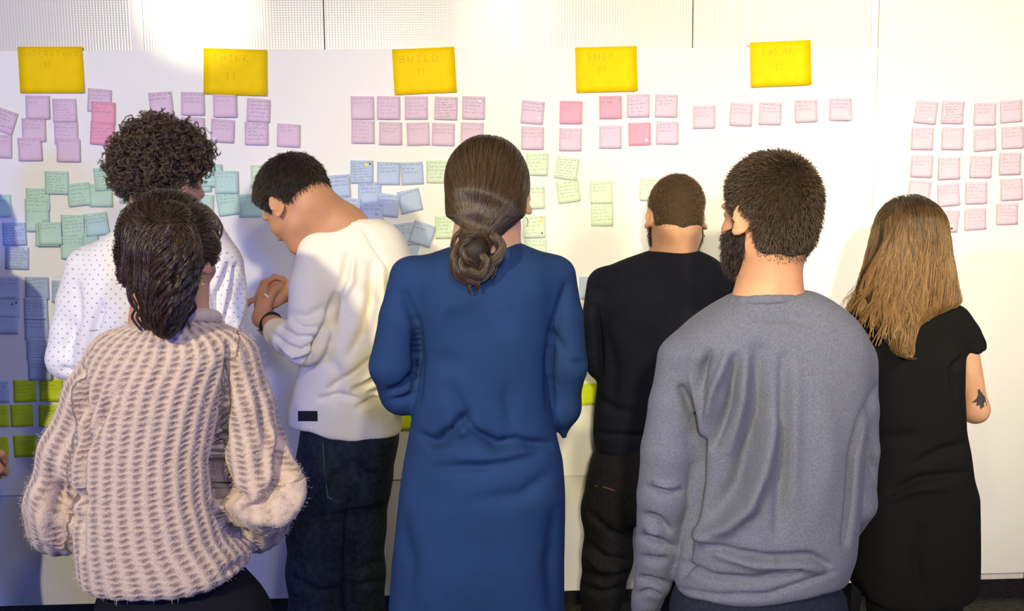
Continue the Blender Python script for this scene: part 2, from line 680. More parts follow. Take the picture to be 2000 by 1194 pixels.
def sheet_mesh(w, h, curl, n=6):
    """paper in its own xz plane, front towards -y; curl lifts the lower edge and corners"""
    V = []
    for layer in (0, 1):
        for i in range(n + 1):
            for j in range(n + 1):
                u, t = i / n - 0.5, j / n - 0.5
                V.append((u * w, sheet_y(u, t, curl) - (0.0004 if layer == 0 else 0), t * h))
    m = (n + 1) ** 2
    Q = []
    for i in range(n):
        for j in range(n):
            a = i * (n + 1) + j
            b = a + n + 1
            Q.append((a, b, b + 1, a + 1))
            Q.append((m + a, m + a + 1, m + b + 1, m + b))
    for i in range(n):
        for a, b in ((i * (n + 1), (i + 1) * (n + 1)), ((i + 1) * (n + 1) + n, i * (n + 1) + n), ((n) * (n + 1) + i, n * (n + 1) + i + 1), (i + 1, i)):
            Q.append((b, a, m + a, m + b))
    return V, Q


def sheet_y(u, t, curl):
    low = max(0.0, 0.25 - t) / 0.75
    return -(curl[0] * low ** 2 + curl[1] * max(0, low * (u + 0.5)) ** 3 + curl[2] * max(0, low * (0.5 - u)) ** 3)


def ribbon(pts, w, V, Q, w_, h_, curl):
    base = len(V)
    for i, (x, z) in enumerate(pts):
        a, b = pts[max(0, i - 1)], pts[min(len(pts) - 1, i + 1)]
        dx, dz = b[0] - a[0], b[1] - a[1]
        l = math.hypot(dx, dz) or 1
        nx, nz = -dz / l * w / 2, dx / l * w / 2
        y = sheet_y(x / w_, z / h_, curl) - 0.0009
        V.append((x + nx, y, z + nz))
        V.append((x - nx, y, z - nz))
    for i in range(len(pts) - 1):
        a = base + 2 * i
        Q.append((a, a + 1, a + 3, a + 2))


def scribble(w, h, curl, dens):
    V, Q = [], []
    z = h * 0.36
    n = {0: 1, 1: 2, 2: 3, 3: 5, 4: 7}[dens]
    lh = h * (0.15 if n < 6 else 0.115)
    slope = rs.uniform(-0.05, 0.10)
    for k in range(n):
        x = -w * rs.uniform(0.34, 0.42)
        end = w * rs.uniform(0.05, 0.42) if k else w * 0.38
        while x < end:
            L = rs.uniform(0.10, 0.30) * w
            pts = []
            m = max(4, int(L / 0.0016))
            for i in range(m):
                xx = x + L * i / m
                if abs(xx) > w * 0.46:
                    break
                pts.append((xx, z + slope * xx + rs.uniform(0.0, 1.0) * lh * 0.62 * (1 if i % 2 else 0.15)))
            if len(pts) > 2:
                ribbon(pts, 0.0010, V, Q, w, h, curl)
            x += L + 0.05 * w
        z -= lh * rs.uniform(0.95, 1.15)
        if z < -h * 0.44:
            break
    return V, Q


FONT = {
    'A': [[(0, 0), (.5, 1), (1, 0)], [(.2, .4), (.8, .4)]], 'B': [[(0, 0), (0, 1), (.7, .9), (.7, .6), (0, .5), (.9, .4), (.8, .05), (0, 0)]],
    'D': [[(0, 0), (0, 1), (.6, .9), (.9, .5), (.6, .1), (0, 0)]], 'E': [[(.8, 1), (0, 1), (0, 0), (.8, 0)], [(0, .5), (.6, .5)]],
    'H': [[(0, 0), (0, 1)], [(.8, 0), (.8, 1)], [(0, .5), (.8, .5)]], 'I': [[(.4, 0), (.4, 1)], [(.1, 1), (.7, 1)], [(.1, 0), (.7, 0)]],
    'K': [[(0, 0), (0, 1)], [(.8, 1), (0, .45), (.85, 0)]], 'L': [[(0, 1), (0, 0), (.8, 0)]], 'N': [[(0, 0), (0, 1), (.8, 0), (.8, 1)]],
    'P': [[(0, 0), (0, 1), (.75, .9), (.75, .55), (0, .45)]], 'R': [[(0, 0), (0, 1), (.75, .9), (.75, .55), (0, .45), (.85, 0)]],
    'S': [[(.8, .9), (.4, 1), (.05, .75), (.7, .35), (.5, 0), (0, .1)]], 'T': [[(.4, 0), (.4, 1)], [(0, 1), (.85, 1)]],
    'U': [[(0, 1), (.05, .2), (.4, 0), (.8, .2), (.8, 1)]], 'W': [[(0, 1), (.25, 0), (.5, .8), (.75, 0), (1, 1)]]}


def lettering(lines, w, h, curl):
    V, Q = [], []
    for text, x0, x1, z, hh in lines:
        n = len(text)
        pitch = (x1 - x0) / n
        for i, ch in enumerate(text):
            if ch not in FONT:
                continue
            ox, oz = x0 + i * pitch, z + rs.uniform(-0.0015, 0.0015)
            for st in FONT[ch]:
                pts = []
                for (a, b), (c, d) in zip(st[:-1], st[1:]):
                    for t in (0, 0.5):
                        pts.append((ox + (a + (c - a) * t) * pitch * 0.7, oz + (b + (d - b) * t) * hh))
                pts.append((ox + st[-1][0] * pitch * 0.7, oz + st[-1][1] * hh))
                ribbon(pts, 0.0013, V, Q, w, h, curl)
    return V, Q


placed = []


def note(kind, px, py, rot, label, dens=2, ink=None, group=None, size=0.076, dot=None, cat='sticky note', h=None, name='sticky_note', lines=None, lift=None):
    h = h or size
    r_px = size * 566 / 2
    lay = 0
    for (x, y, rr, l) in placed:
        if abs(x - px) < (r_px + rr) * 0.93 and abs(y - py) < (r_px * h / size + rr) * 0.93:
            lay = max(lay, l + 1)
    placed.append((px, py, r_px, lay))
    p = W(px, py, -0.012)
    curl = lift or (rs.uniform(0.0005, 0.0035), rs.uniform(0, 0.0035) * rs.choice((0, 1)), rs.uniform(0, 0.0035) * rs.choice((0, 1)))
    V, Q = sheet_mesh(size, h, curl)
    R = Matrix.Rotation(math.radians(rot + 0.6), 4, 'Y')
    y = -0.0165 - 0.0022 * lay
    T = Matrix.Translation((p[0], y, p[2])) @ R
    o = pydata(name, V, Q, PM[kind], None, True)
    o.matrix_world = T
    tag(o, label, cat, group)
    if lines:
        V, Q = lettering(lines, size, h, curl)
    elif dens >= 0:
        V, Q = scribble(size, h, curl, dens)
    else:
        V = []
    if V:
        c = pydata('handwriting', V, Q, INK[ink or PAPERS[kind][1]])
        c.parent = o
    for dx, dz, mm, rad in (dot or ()):
        V, Q = [], []
        yy = sheet_y(dx, dz, curl)
        for k in range(12):
            a = -2 * math.pi * k / 12
            V.append((dx * size + rad * math.cos(a), yy - 0.0022, dz * h + rad * math.sin(a)))
        for k in range(12):
            a = -2 * math.pi * k / 12
            V.append((dx * size + rad * 1.1 * math.cos(a), yy - 0.0002, dz * h + rad * 1.1 * math.sin(a)))
        Q = [tuple(range(11, -1, -1))] + [(k, (k + 1) % 12, 12 + (k + 1) % 12, 12 + k) for k in range(12)]
        c = pydata('sticker_or_glint', V, Q, mm)
        c.parent = o
    return o


def header(px, py, rot, w1, w2, lines, label):
    note('yellow', px, py, rot, label, size=0.208, h=0.150, cat='paper sign', name='heading_sheet', lines=lines, group='yellow heading sheets', lift=(0.003, 0.004, 0))


header(101, 137, -0.5, 118, 86, [('UNDERSTAND', -.092, .096, .045, .017), ('IT', -.020, .005, .012, .015)], 'yellow sheet reading UNDERSTAND IT above the cluster with pink notes')
header(460, 141, 1.5, 118, 86, [('THINK', -.070, .052, .034, .022), ('IT', -.030, .010, -.028, .022)], 'yellow sheet reading THINK IT above the curly-haired and bowing men')
header(829, 139, -2.8, 118, 86, [('BUILD', -.080, .058, .030, .022), ('IT', -.024, .010, -.016, .022)], 'yellow sheet reading BUILD IT above two rows of lilac notes')
header(1184, 136, -1.8, 113, 86, [('SHIP', -.064, .036, .033, .022), ('IT', -.028, .006, -.014, .020)], 'yellow sheet reading SHIP IT above the brightest pink notes')
header(1524, 125, -2.8, 113, 82, [('TWEAK', -.066, .056, .032, .024), ('IT', -.020, .012, -.022, .022)], 'yellow sheet reading TWEAK IT over a single row of five notes')

D1 = M_DOT
N = note
# under UNDERSTAND IT
g = 'lilac and pink notes under the UNDERSTAND IT sheet'
N('lilac', 8, 236, 20, 'lilac sticky note tilted steeply at the photo\'s edge beside the UNDERSTAND IT cluster', 3, 'k', g)
N('lilac', 1, 286, 3, 'lilac sticky note cut by the frame, below the steeply tilted one', 1, None, g)
N('lilac', 75, 210, 1, 'lilac sticky note directly under the UNDERSTAND IT sheet, topmost of its stack', 1, None, g)
N('lilac', 67, 254, 1, 'lilac sticky note in the middle of the stack of three under UNDERSTAND IT', 2, None, g)
N('lilac', 60, 292, -1, 'lilac sticky note at the bottom of the stack of three under UNDERSTAND IT', 1, None, g)
N('lilac', 127, 216, 0, 'densely written lilac note under the corner of the UNDERSTAND IT sheet', 4, None, g)
N('lilac', 130, 260, 1, 'lilac note in the middle of the column beside the pink notes', 3, None, g)
N('lilac', 135, 294, 1, 'almost blank lilac note ending the column beside the pink notes', 0, None, g)
N('lilac', 195, 197, 5, 'lilac note whose foot is covered by the upper pink note', 3, None, g)
N('pink', 203, 222, 3, 'pink note, upper of the overlapping pair under UNDERSTAND IT', 2, None, g)
N('pink', 201, 261, 5, 'pink note, lower of the overlapping pair under UNDERSTAND IT', 3, None, g)
# under THINK IT
g = 'lilac notes under the THINK IT sheet'
N('lilac', 315, 203, -4, 'lilac note above the curly-haired man\'s head, first of the THINK IT row', 1, 'k', g)
N('lilac', 318, 248, 2, 'lilac note mostly hidden behind the top of the curly hair', 0, None, g)
N('lilac', 377, 203, 1, 'lilac note touching the lower corner of the THINK IT sheet', 2, None, g)
N('lilac', 377, 252, 2, 'lilac note half covered by the curly-haired man\'s hair', 1, None, g)
N('lilac', 440, 207, 0, 'lilac note tucked directly under the THINK IT sheet', 1, None, g)
N('lilac', 435, 256, 4, 'lilac note with a white dot below the THINK IT sheet', 2, None, g, dot=[(-.34, -.36, D1, .003)])
N('lilac', 505, 216, 4, 'lilac note with blue writing beside the THINK IT sheet\'s lower corner', 3, 'b', g)
N('lilac', 501, 261, 1, 'lilac note with blue writing, lower of the blue-inked pair', 3, 'b', g)
N('lilac', 564, 265, 3, 'lilac note standing alone at the end of the THINK IT rows', 1, None, g)
# BUILD IT
g = 'lilac notes in two rows under the BUILD IT sheet'
o_ = ['first', 'second', 'third', 'fourth', 'last']
for i, (x, y, r, d, k, dd) in enumerate([(708, 211, 0, 1, None, None), (759, 211, 1, 3, None, None), (813, 211, 0, 3, None, None), (871, 212, 2, 4, 'k', None), (925, 211, 1, 3, 'b', [(.28, .3, D1, .004)])]):
    N('lilac', x, y, r, 'lilac note, %s in the upper row under BUILD IT%s' % (o_[i], ', with a white dot' if dd else ''), d, k, g, dot=dd)
for i, (x, y, r, d) in enumerate([(709, 258, 1, 3), (763, 261, 1, 2), (817, 262, -2, 1), (866, 263, 2, 2), (922, 262, 2, 1)]):
    N('lilac', x, y, r, 'lilac note, %s in the lower row under BUILD IT' % o_[i], d, None, g)
# SHIP IT
g = 'lilac and pink notes under the SHIP IT sheet'
N('lilac', 1040, 220, 5, 'lilac note with blue writing and a white dot beside the bun-haired woman\'s head', 2, 'b', g, dot=[(.3, -.22, D1, .0035)])
N('pink', 1115, 220, 1, 'pink note apart from the others, above a pale lilac one', 1, None, g)
N('pink', 1192, 210, -1, 'pink note directly under the SHIP IT sheet, in the upper row', 1, 'k', g)
N('lilac', 1246, 207, -1, 'lilac note with blue writing between a pink note and the row\'s end', 3, 'b', g)
N('lilac', 1301, 207, 1, 'lilac note ending the upper row under SHIP IT', 2, 'b', g)
N('lilac', 1040, 270, 1, 'lilac note below the one with the white dot, near the dark sleek hair', 2, None, g)
N('lilac', 1114, 273, 1, 'lilac note below the lone pink note', 2, None, g)
N('lilac', 1192, 268, 0, 'lilac note with one line of writing below a pink note', 0, None, g)
N('pink', 1249, 262, -2, 'pink note with a white dot in the lower row under SHIP IT', 3, None, g, dot=[(.3, -.28, D1, .005)])
N('lilac', 1303, 260, 1, 'lilac note with blue writing ending the lower row under SHIP IT', 2, 'b', g)
# TWEAK IT
g = 'lilac notes in a single row under the TWEAK IT sheet'
for i, (x, y, r, k) in enumerate([(1375, 229, -1, None), (1447, 224, 2, None), (1504, 222, 1, 'b'), (1574, 217, -2, 'b'), (1641, 214, -1, 'b')]):
    N('lilac', x, y, r, ['pale lilac note starting the row under TWEAK IT', 'pale lilac note second in the row under TWEAK IT', 'pale lilac note in the middle of the row under TWEAK IT',
                         'pale lilac note fourth in the row under TWEAK IT', 'pale lilac note with lifted corner ending the TWEAK IT row'][i], 2, k, g, lift=(0.002, 0.014, 0) if i == 4 else None)
# far grid
g = 'lilac notes in the grid above the long-haired woman'
grid = [[(1808, 220, 6, 3), (1860, 220, 2, 4), (1923, 223, 0, 2), (1974, 218, -4, 2)],
        [(1801, 271, 1, 2), (1860, 271, 1, 0), (1923, 273, -4, 2), (1977, 269, -3, 2)],
        [(1800, 325, 2, 2), (1853, 329, -2, 1), (1915, 326, 1, 3), (1972, 320, -1, 3)],
        [(1795, 374, 6, 0), (1852, 381, -5, 2), (1906, 377, -1, 3), (1975, 370, -3, 2)],
        [None, (1850, 431, 6, 3), (1904, 428, -3, 3), (1966, 418, -2, 3)]]
rw = ['top row', 'second row', 'middle row', 'fourth row', 'bottom row']
cl = ['first', 'second', 'third', 'fourth']
for i, row in enumerate(grid):
    for j, e in enumerate(row):
        if e:
            dd = {(0, 0): [(.2, -.28, D1, .0045)], (4, 3): [(.3, .28, D1, .004)], (4, 1): [(.22, -.34, M_DOTK, .0035)]}.get((i, j))
            N('lilac', e[0], e[1], e[2], 'lilac note, %s column, %s of the grid above the long-haired woman' % (cl[j], rw[i]), e[3], 'k' if e[3] == 4 else None, g, dot=dd)
# teal, far side
g = 'teal notes beside the speckled shirt'
for x, y, r, d, l in [
    (0, 402, 0, 1, 'teal note cut by the photo\'s edge above two blue notes'),
    (75, 390, 0, 2, 'teal note at the top of the overlapping teal column'),
    (73, 411, 1, 1, 'teal note in the middle of the overlapping teal column'),
    (75, 430, 1, 0, 'teal note at the foot of the overlapping teal column'),
    (112, 357, 1, 4, 'densely written teal note highest beside the curly hair, under the lilac columns'),
    (155, 380, -6, 3, 'tilted teal note between the highest teal note and the dark-edged one'),
    (198, 382, 1, 0, 'nearly blank teal note showing below the dark-edged teal note'),
    (208, 350, -4, 4, 'teal note with dark lower edge and writing right beside the curly hair'),
    (256, 375, 0, 3, 'pale teal note partly behind the nape of the curly-haired man'),
    (258, 432, 0, 3, 'pale teal note just above the speckled shirt\'s collar'),
    (95, 459, 1, 3, 'teal note below the overlapping column, under its twin'),
    (101, 456, -1, 1, 'teal note overlapping its twin below the teal column'),
    (143, 442, 0, 3, 'teal note with loose writing above the speckled shoulder'),
    (190, 438, -7, 2, 'tilted teal note highest of the group above the speckled shoulder'),
    (172, 478, -6, 0, 'teal note touching the speckled shoulder, with one written line'),
    (143, 484, 0, 1, 'teal note at the outer end of the speckled shoulder')]:
    N('teal', x, y, r, l, d, None, g)
g = 'teal notes between the curly-haired man and the bowing man'
for x, y, r, d, l in [
    (390, 353, 0, 1, 'teal note tucked behind the curly-haired man\'s cheek'),
    (412, 343, 0, 3, 'outlined teal note closest to the curly-haired man\'s face'),
    (443, 356, 0, 1, 'pale teal note beside the outlined one'),
    (395, 402, 3, -1, 'blank teal note above the ponytailed woman\'s head'),
    (447, 398, -8, 2, 'tilted teal note with slanting writing between the two men'),
    (490, 402, 0, 0, 'teal note touching the bowing man\'s forehead'),
    (513, 345, 0, -1, 'pale teal note mostly hidden by the bowing man\'s hair')]:
    N('teal' if x < 500 else 'green', x, y, r, l, d, None, g)
g = 'blue notes near the photo\'s edge'
N('blue', 29, 457, -1, 'blue note, upper of the pair below the teal note cut by the edge', 4, 'k', g)
N('blue', 34, 504, 3, 'blue note with a white dot, lower of the pair', 4, 'k', g, dot=[(.4, .42, D1, .004)])
N('blue', 17, 563, 2, 'blue note at the top of the column by the photo\'s edge', 1, 'k', g)
N('blue', 17, 598, 0, 'blue note with two dark dots by the photo\'s edge', 0, 'k', g, dot=[(.2, .1, M_DOTK, .003), (.38, .16, M_DOTK, .003)])
N('blue', 16, 629, 1, 'blank blue note ending the column by the photo\'s edge', -1, 'k', g)
N('bluegrey', 73, 563, 1, 'blue-grey note with a rounded corner topping the long column', 2, 'k', g)
N('blue', 71, 603, 1, 'blue note second in the long column beside the speckled sleeve', 4, 'k', g)
N('blue', 73, 641, 1, 'blue note in the middle of the long column beside the speckled sleeve', 2, 'k', g)
N('blue', 77, 681, 2, 'blue note fourth in the long column beside the speckled sleeve', 4, 'k', g)
N('blue', 81, 720, 1, 'blue note ending the long column above a lime note', 2, 'k', g)
N('blue', 125, 570, 2, 'blue note mostly hidden by the speckled shirt', 3, 'k', g)
g = 'blue notes beside the bowing man\'s back'
for x, y, r, d, l, dd in [
    (662, 364, -4, 2, 'blue note nearest the bowing man\'s nape', None),
    (707, 336, 1, 4, 'densely written blue note with a yellow dot', [(.2, .32, M_DOTY, .005), (.36, .36, M_DOTK, .003)]),
    (759, 339, 1, 2, 'blue note beside the densely written one with the yellow dot', None),
    (805, 339, -3, 2, 'blue note beside the green note in the upper blue row', None),
    (722, 378, 2, 2, 'blue note hanging under the one with the yellow dot', None),
    (758, 401, 7, 1, 'blue note tilted clockwise in the middle of the blue cluster', None),
    (684, 409, 6, 1, 'blue note behind the collar of the cream sweater', None),
    (727, 418, 1, 1, 'blue note lowest of the middle cluster beside the cream collar', None),
    (801, 393, -12, 0, 'blue note tilted counter-clockwise standing clear of the cluster', None),
    (795, 490, 15, 0, 'blue note in shadow between cream and blue shoulders', None),
    (790, 458, -7, 2, 'blue note overlapped by its strongly tilted neighbour', None),
    (825, 457, 18, 1, 'strongly tilted blue note above the blue dress shoulder', None)]:
    N('blue', x, y, r, l, d, 'k', g, dot=dd)
N('blue', 1152, 562, 0, 'pale blue note peeking out above the dark sweater\'s shoulder', -1)
g = 'green notes around the bun-haired woman\'s head'
for x, y, r, d, l, dd in [
    (855, 336, 0, 3, 'pale green note ending the upper blue row', None),
    (890, 392, 0, 1, 'pale green note peeking out beside the sleek hair', None),
    (872, 444, -1, 3, 'pale green note beside the bun, under the sleek hair', None),
    (1049, 321, 2, 3, 'pale green note just beyond the sleek hair, below lilac notes', None),
    (1107, 329, 9, 4, 'pale green note tilted clockwise, above its counter-tilted twin', None),
    (1110, 374, -8, 3, 'pale green note tilted counter-clockwise under its twin', None),
    (1042, 386, -1, 1, 'pale green note with glare painted as two white dots beside the earring', [(-.05, 0, D1, .005), (.2, -.15, D1, .004)]),  # glare on this note is put in as two white dots
    (1044, 443, -1, 3, 'pale green note with orange and yellow dots below the earring', [(.3, .42, mat('orange_dot', (.9, .35, .08), .5), .003), (.3, .25, M_DOTY, .005), (.33, -.3, M_DOTK, .0028)]),
    (1046, 488, 1, 1, 'pale green note behind the blue dress\'s shoulder', None),
    (1174, 376, -1, 2, 'pale green note, upper of the lone pair before the dark sweater', None),
    (1176, 420, 1, 3, 'pale green note, lower of the lone pair before the dark sweater', None),
    (1271, 370, 0, 1, 'pale green note behind the head of the man in dark sweater', None)]:
    N('green', x, y, r, l, d, 't', g, dot=dd)
g = 'lime notes low on the wall'
for x, y, r, d, l in [
    (50, 763, -1, 3, 'lime note topmost, just under the long blue column'),
    (101, 762, 1, 2, 'lime note in the top lime row touching the knitted sleeve'),
    (44, 811, -1, 3, 'lime note in the middle lime row, half in shadow'),
    (99, 812, 1, 2, 'lime note in the middle lime row touching the knitted sleeve'),
    (50, 871, -1, 2, 'lime note alone at the foot of the lime block'),
    (-4, 812, 0, 2, 'lime note cut by the photo\'s edge in the middle lime row'),
    (-4, 874, 0, 2, 'lime note cut by the photo\'s edge beside the hand'),
    (786, 818, 0, 1, 'lime note peeking out between the cream sweater and blue dress'),
    (1154, 769, -3, 0, 'lime note between the blue dress elbow and the dark sweater')]:
    N('lime', x, y, r, l, d, 't', g)
N('blue', -3, 765, 0, 'deep blue note cut by the photo\'s edge above lime notes', 2, 'k', 'blue notes near the photo\'s edge')
# ------------------------------------------------------------------ people
M_SKIN = mat('skin', (0.66, 0.36, 0.22), 0.5, var=0.12, vscale=14, sss=0.25, spec=0.35, bump=(220, 0.12, 0.001))
M_SKIN2 = mat('warm_skin', (0.60, 0.30, 0.17), 0.5, var=0.12, vscale=14, sss=0.25, spec=0.35, bump=(220, 0.12, 0.001))
M_EYE = mat('eye', (0.75, 0.72, 0.7), 0.15)
M_GOLD = mat('gold', (0.8, 0.55, 0.2), 0.25, metal=1.0)
M_SHOE = mat('dark_leather', (0.03, 0.028, 0.03), 0.45)


def rot3(yaw, pitch, roll):
    """yaw + turns to photo-left, pitch - bows the head, roll + tilts to photo-right"""
    return np.array(Matrix.Rotation(math.radians(yaw), 3, 'Z') @ Matrix.Rotation(math.radians(pitch), 3, 'X') @ Matrix.Rotation(math.radians(roll), 3, 'Y'))


def cranium(jaw=1.0):
    return [ell((0, -0.014, 0.032), (0.076, 0.097, 0.088), 0.0),
            ell((0, 0.025, -0.03), (0.064 * jaw, 0.068, 0.078), 0.03),
            cone((0, 0.058, -0.088), (0, 0.07, -0.092), 0.030 * jaw, 0.024, 0.03),
            cone((-0.045 * jaw, -0.002, -0.062), (-0.02, 0.06, -0.095), 0.022, 0.018, 0.03),
            cone((0.045 * jaw, -0.002, -0.062), (0.02, 0.06, -0.095), 0.022, 0.018, 0.03),
            ell((0, -0.055, -0.03), (0.055, 0.045, 0.06), 0.03)]


def head_prims(jaw=1.0, ears=(1, -1)):
    p = cranium(jaw)
    p += [ell((0, 0.078, 0.022), (0.052, 0.016, 0.012), 0.012),          # brow
          ell((0.030, 0.092, 0.004), (0.017, 0.012, 0.011), 0.012, 's'),
          ell((-0.030, 0.092, 0.004), (0.017, 0.012, 0.011), 0.012, 's'),
          ell((0.030, 0.077, 0.004), (0.0125, 0.0115, 0.0095), 0.004),
          ell((-0.030, 0.077, 0.004), (0.0125, 0.0115, 0.0095), 0.004),
          cone((0, 0.085, 0.010), (0, 0.106, -0.028), 0.008, 0.011, 0.010),
          cone((-0.009, 0.098, -0.034), (0.009, 0.098, -0.034), 0.009, 0.009, 0.007),
          ell((0.036, 0.064, -0.028), (0.022, 0.02, 0.016), 0.02), ell((-0.036, 0.064, -0.028), (0.022, 0.02, 0.016), 0.02),
          cone((-0.017, 0.087, -0.057), (0.017, 0.087, -0.057), 0.006, 0.006, 0.006),
          cone((-0.015, 0.086, -0.068), (0.015, 0.086, -0.068), 0.007, 0.007, 0.006),
          ell((0, 0.102, -0.0625), (0.022, 0.008, 0.0014), 0.002, 's')]
    for s in ears:
        M = rot3(s * -24, 12, s * -8)
        e = [ell((0, 0, 0), (0.007, 0.018, 0.031), 0.006)]
        rim = [(math.cos(t) * 0.017, math.sin(t) * 0.030) for t in np.linspace(-1.9, 3.3, 12)]
        for a, b in zip(rim[:-1], rim[1:]):
            e.append(cone((s * 0.004, -a[0], a[1]), (s * 0.004, -b[0], b[1]), 0.0042, 0.0042, 0.003))
        e.append(ell((s * 0.010, 0.003, -0.002), (0.007, 0.009, 0.016), 0.004, 's'))
        e.append(ell((s * 0.003, 0.006, -0.028), (0.006, 0.009, 0.011), 0.006))
        e = local(e, M, np.array((s * 0.080, -0.006, -0.004)))
        p += e
    return p


def hand_prims(wrist, M, curl=(35, 45, 50, 55), side=1, s=1.0, thumb=20, spread=1.0):
    """local frame: +y along the fingers, +x*side towards the thumb, fingers close towards -z"""
    p = []
    kn = [(0.030, 0.088), (0.010, 0.093), (-0.010, 0.089), (-0.029, 0.080)]
    ln = [(0.040, 0.025, 0.021), (0.044, 0.028, 0.022), (0.041, 0.026, 0.022), (0.032, 0.020, 0.019)]
    rr = [0.0092, 0.0094, 0.009, 0.0082]
    for i, (x, y) in enumerate(kn):
        x *= side
        p.append(cone((x * 0.55, 0.0, 0), (x, y, 0), 0.017, 0.012, 0.016))
        q = np.array((x, y, 0.0))
        a = 0.0
        for j in range(3):
            a += math.radians(curl[i]) * (0.9, 1.05, 0.7)[j]
            d = np.array((x * 1.5 * spread * math.cos(a), math.cos(a), -math.sin(a)))
            d /= np.linalg.norm(d)
            e = q + d * ln[i][j]
            r0, r1 = rr[i] * (1 - 0.07 * j), rr[i] * (0.93 - 0.09 * j)
            p.append(cone(q, e, r0, r1, 0.003 if j else 0.006))
            q = e
    t0 = np.array((side * 0.020, 0.018, -0.006))
    t1 = np.array((side * 0.047, 0.048, -0.014 - 0.0003 * thumb))
    t2 = np.array((side * (0.056 - 0.0006 * thumb), 0.078, -0.022 - 0.0006 * thumb))
    t3 = np.array((side * (0.052 - 0.0012 * thumb), 0.102, -0.030 - 0.0008 * thumb))
    p += [cone(t0, t1, 0.017, 0.0125, 0.012), cone(t1, t2, 0.0120, 0.0105, 0.004), cone(t2, t3, 0.0105, 0.0085, 0.004)]
    return local(p, M, np.array(wrist), s)


def frame(y, z):
    """matrix whose local y runs along y and local z near z"""
    y = np.array(y, float)
    y /= np.linalg.norm(y)
    x = np.cross(y, z)
    x /= np.linalg.norm(x)
    return np.stack([x, y, np.cross(x, y)], 1)


def ss(a, b, x):
    t = np.clip((x - a) / (b - a), 0, 1)
    return t * t * (3 - 2 * t)


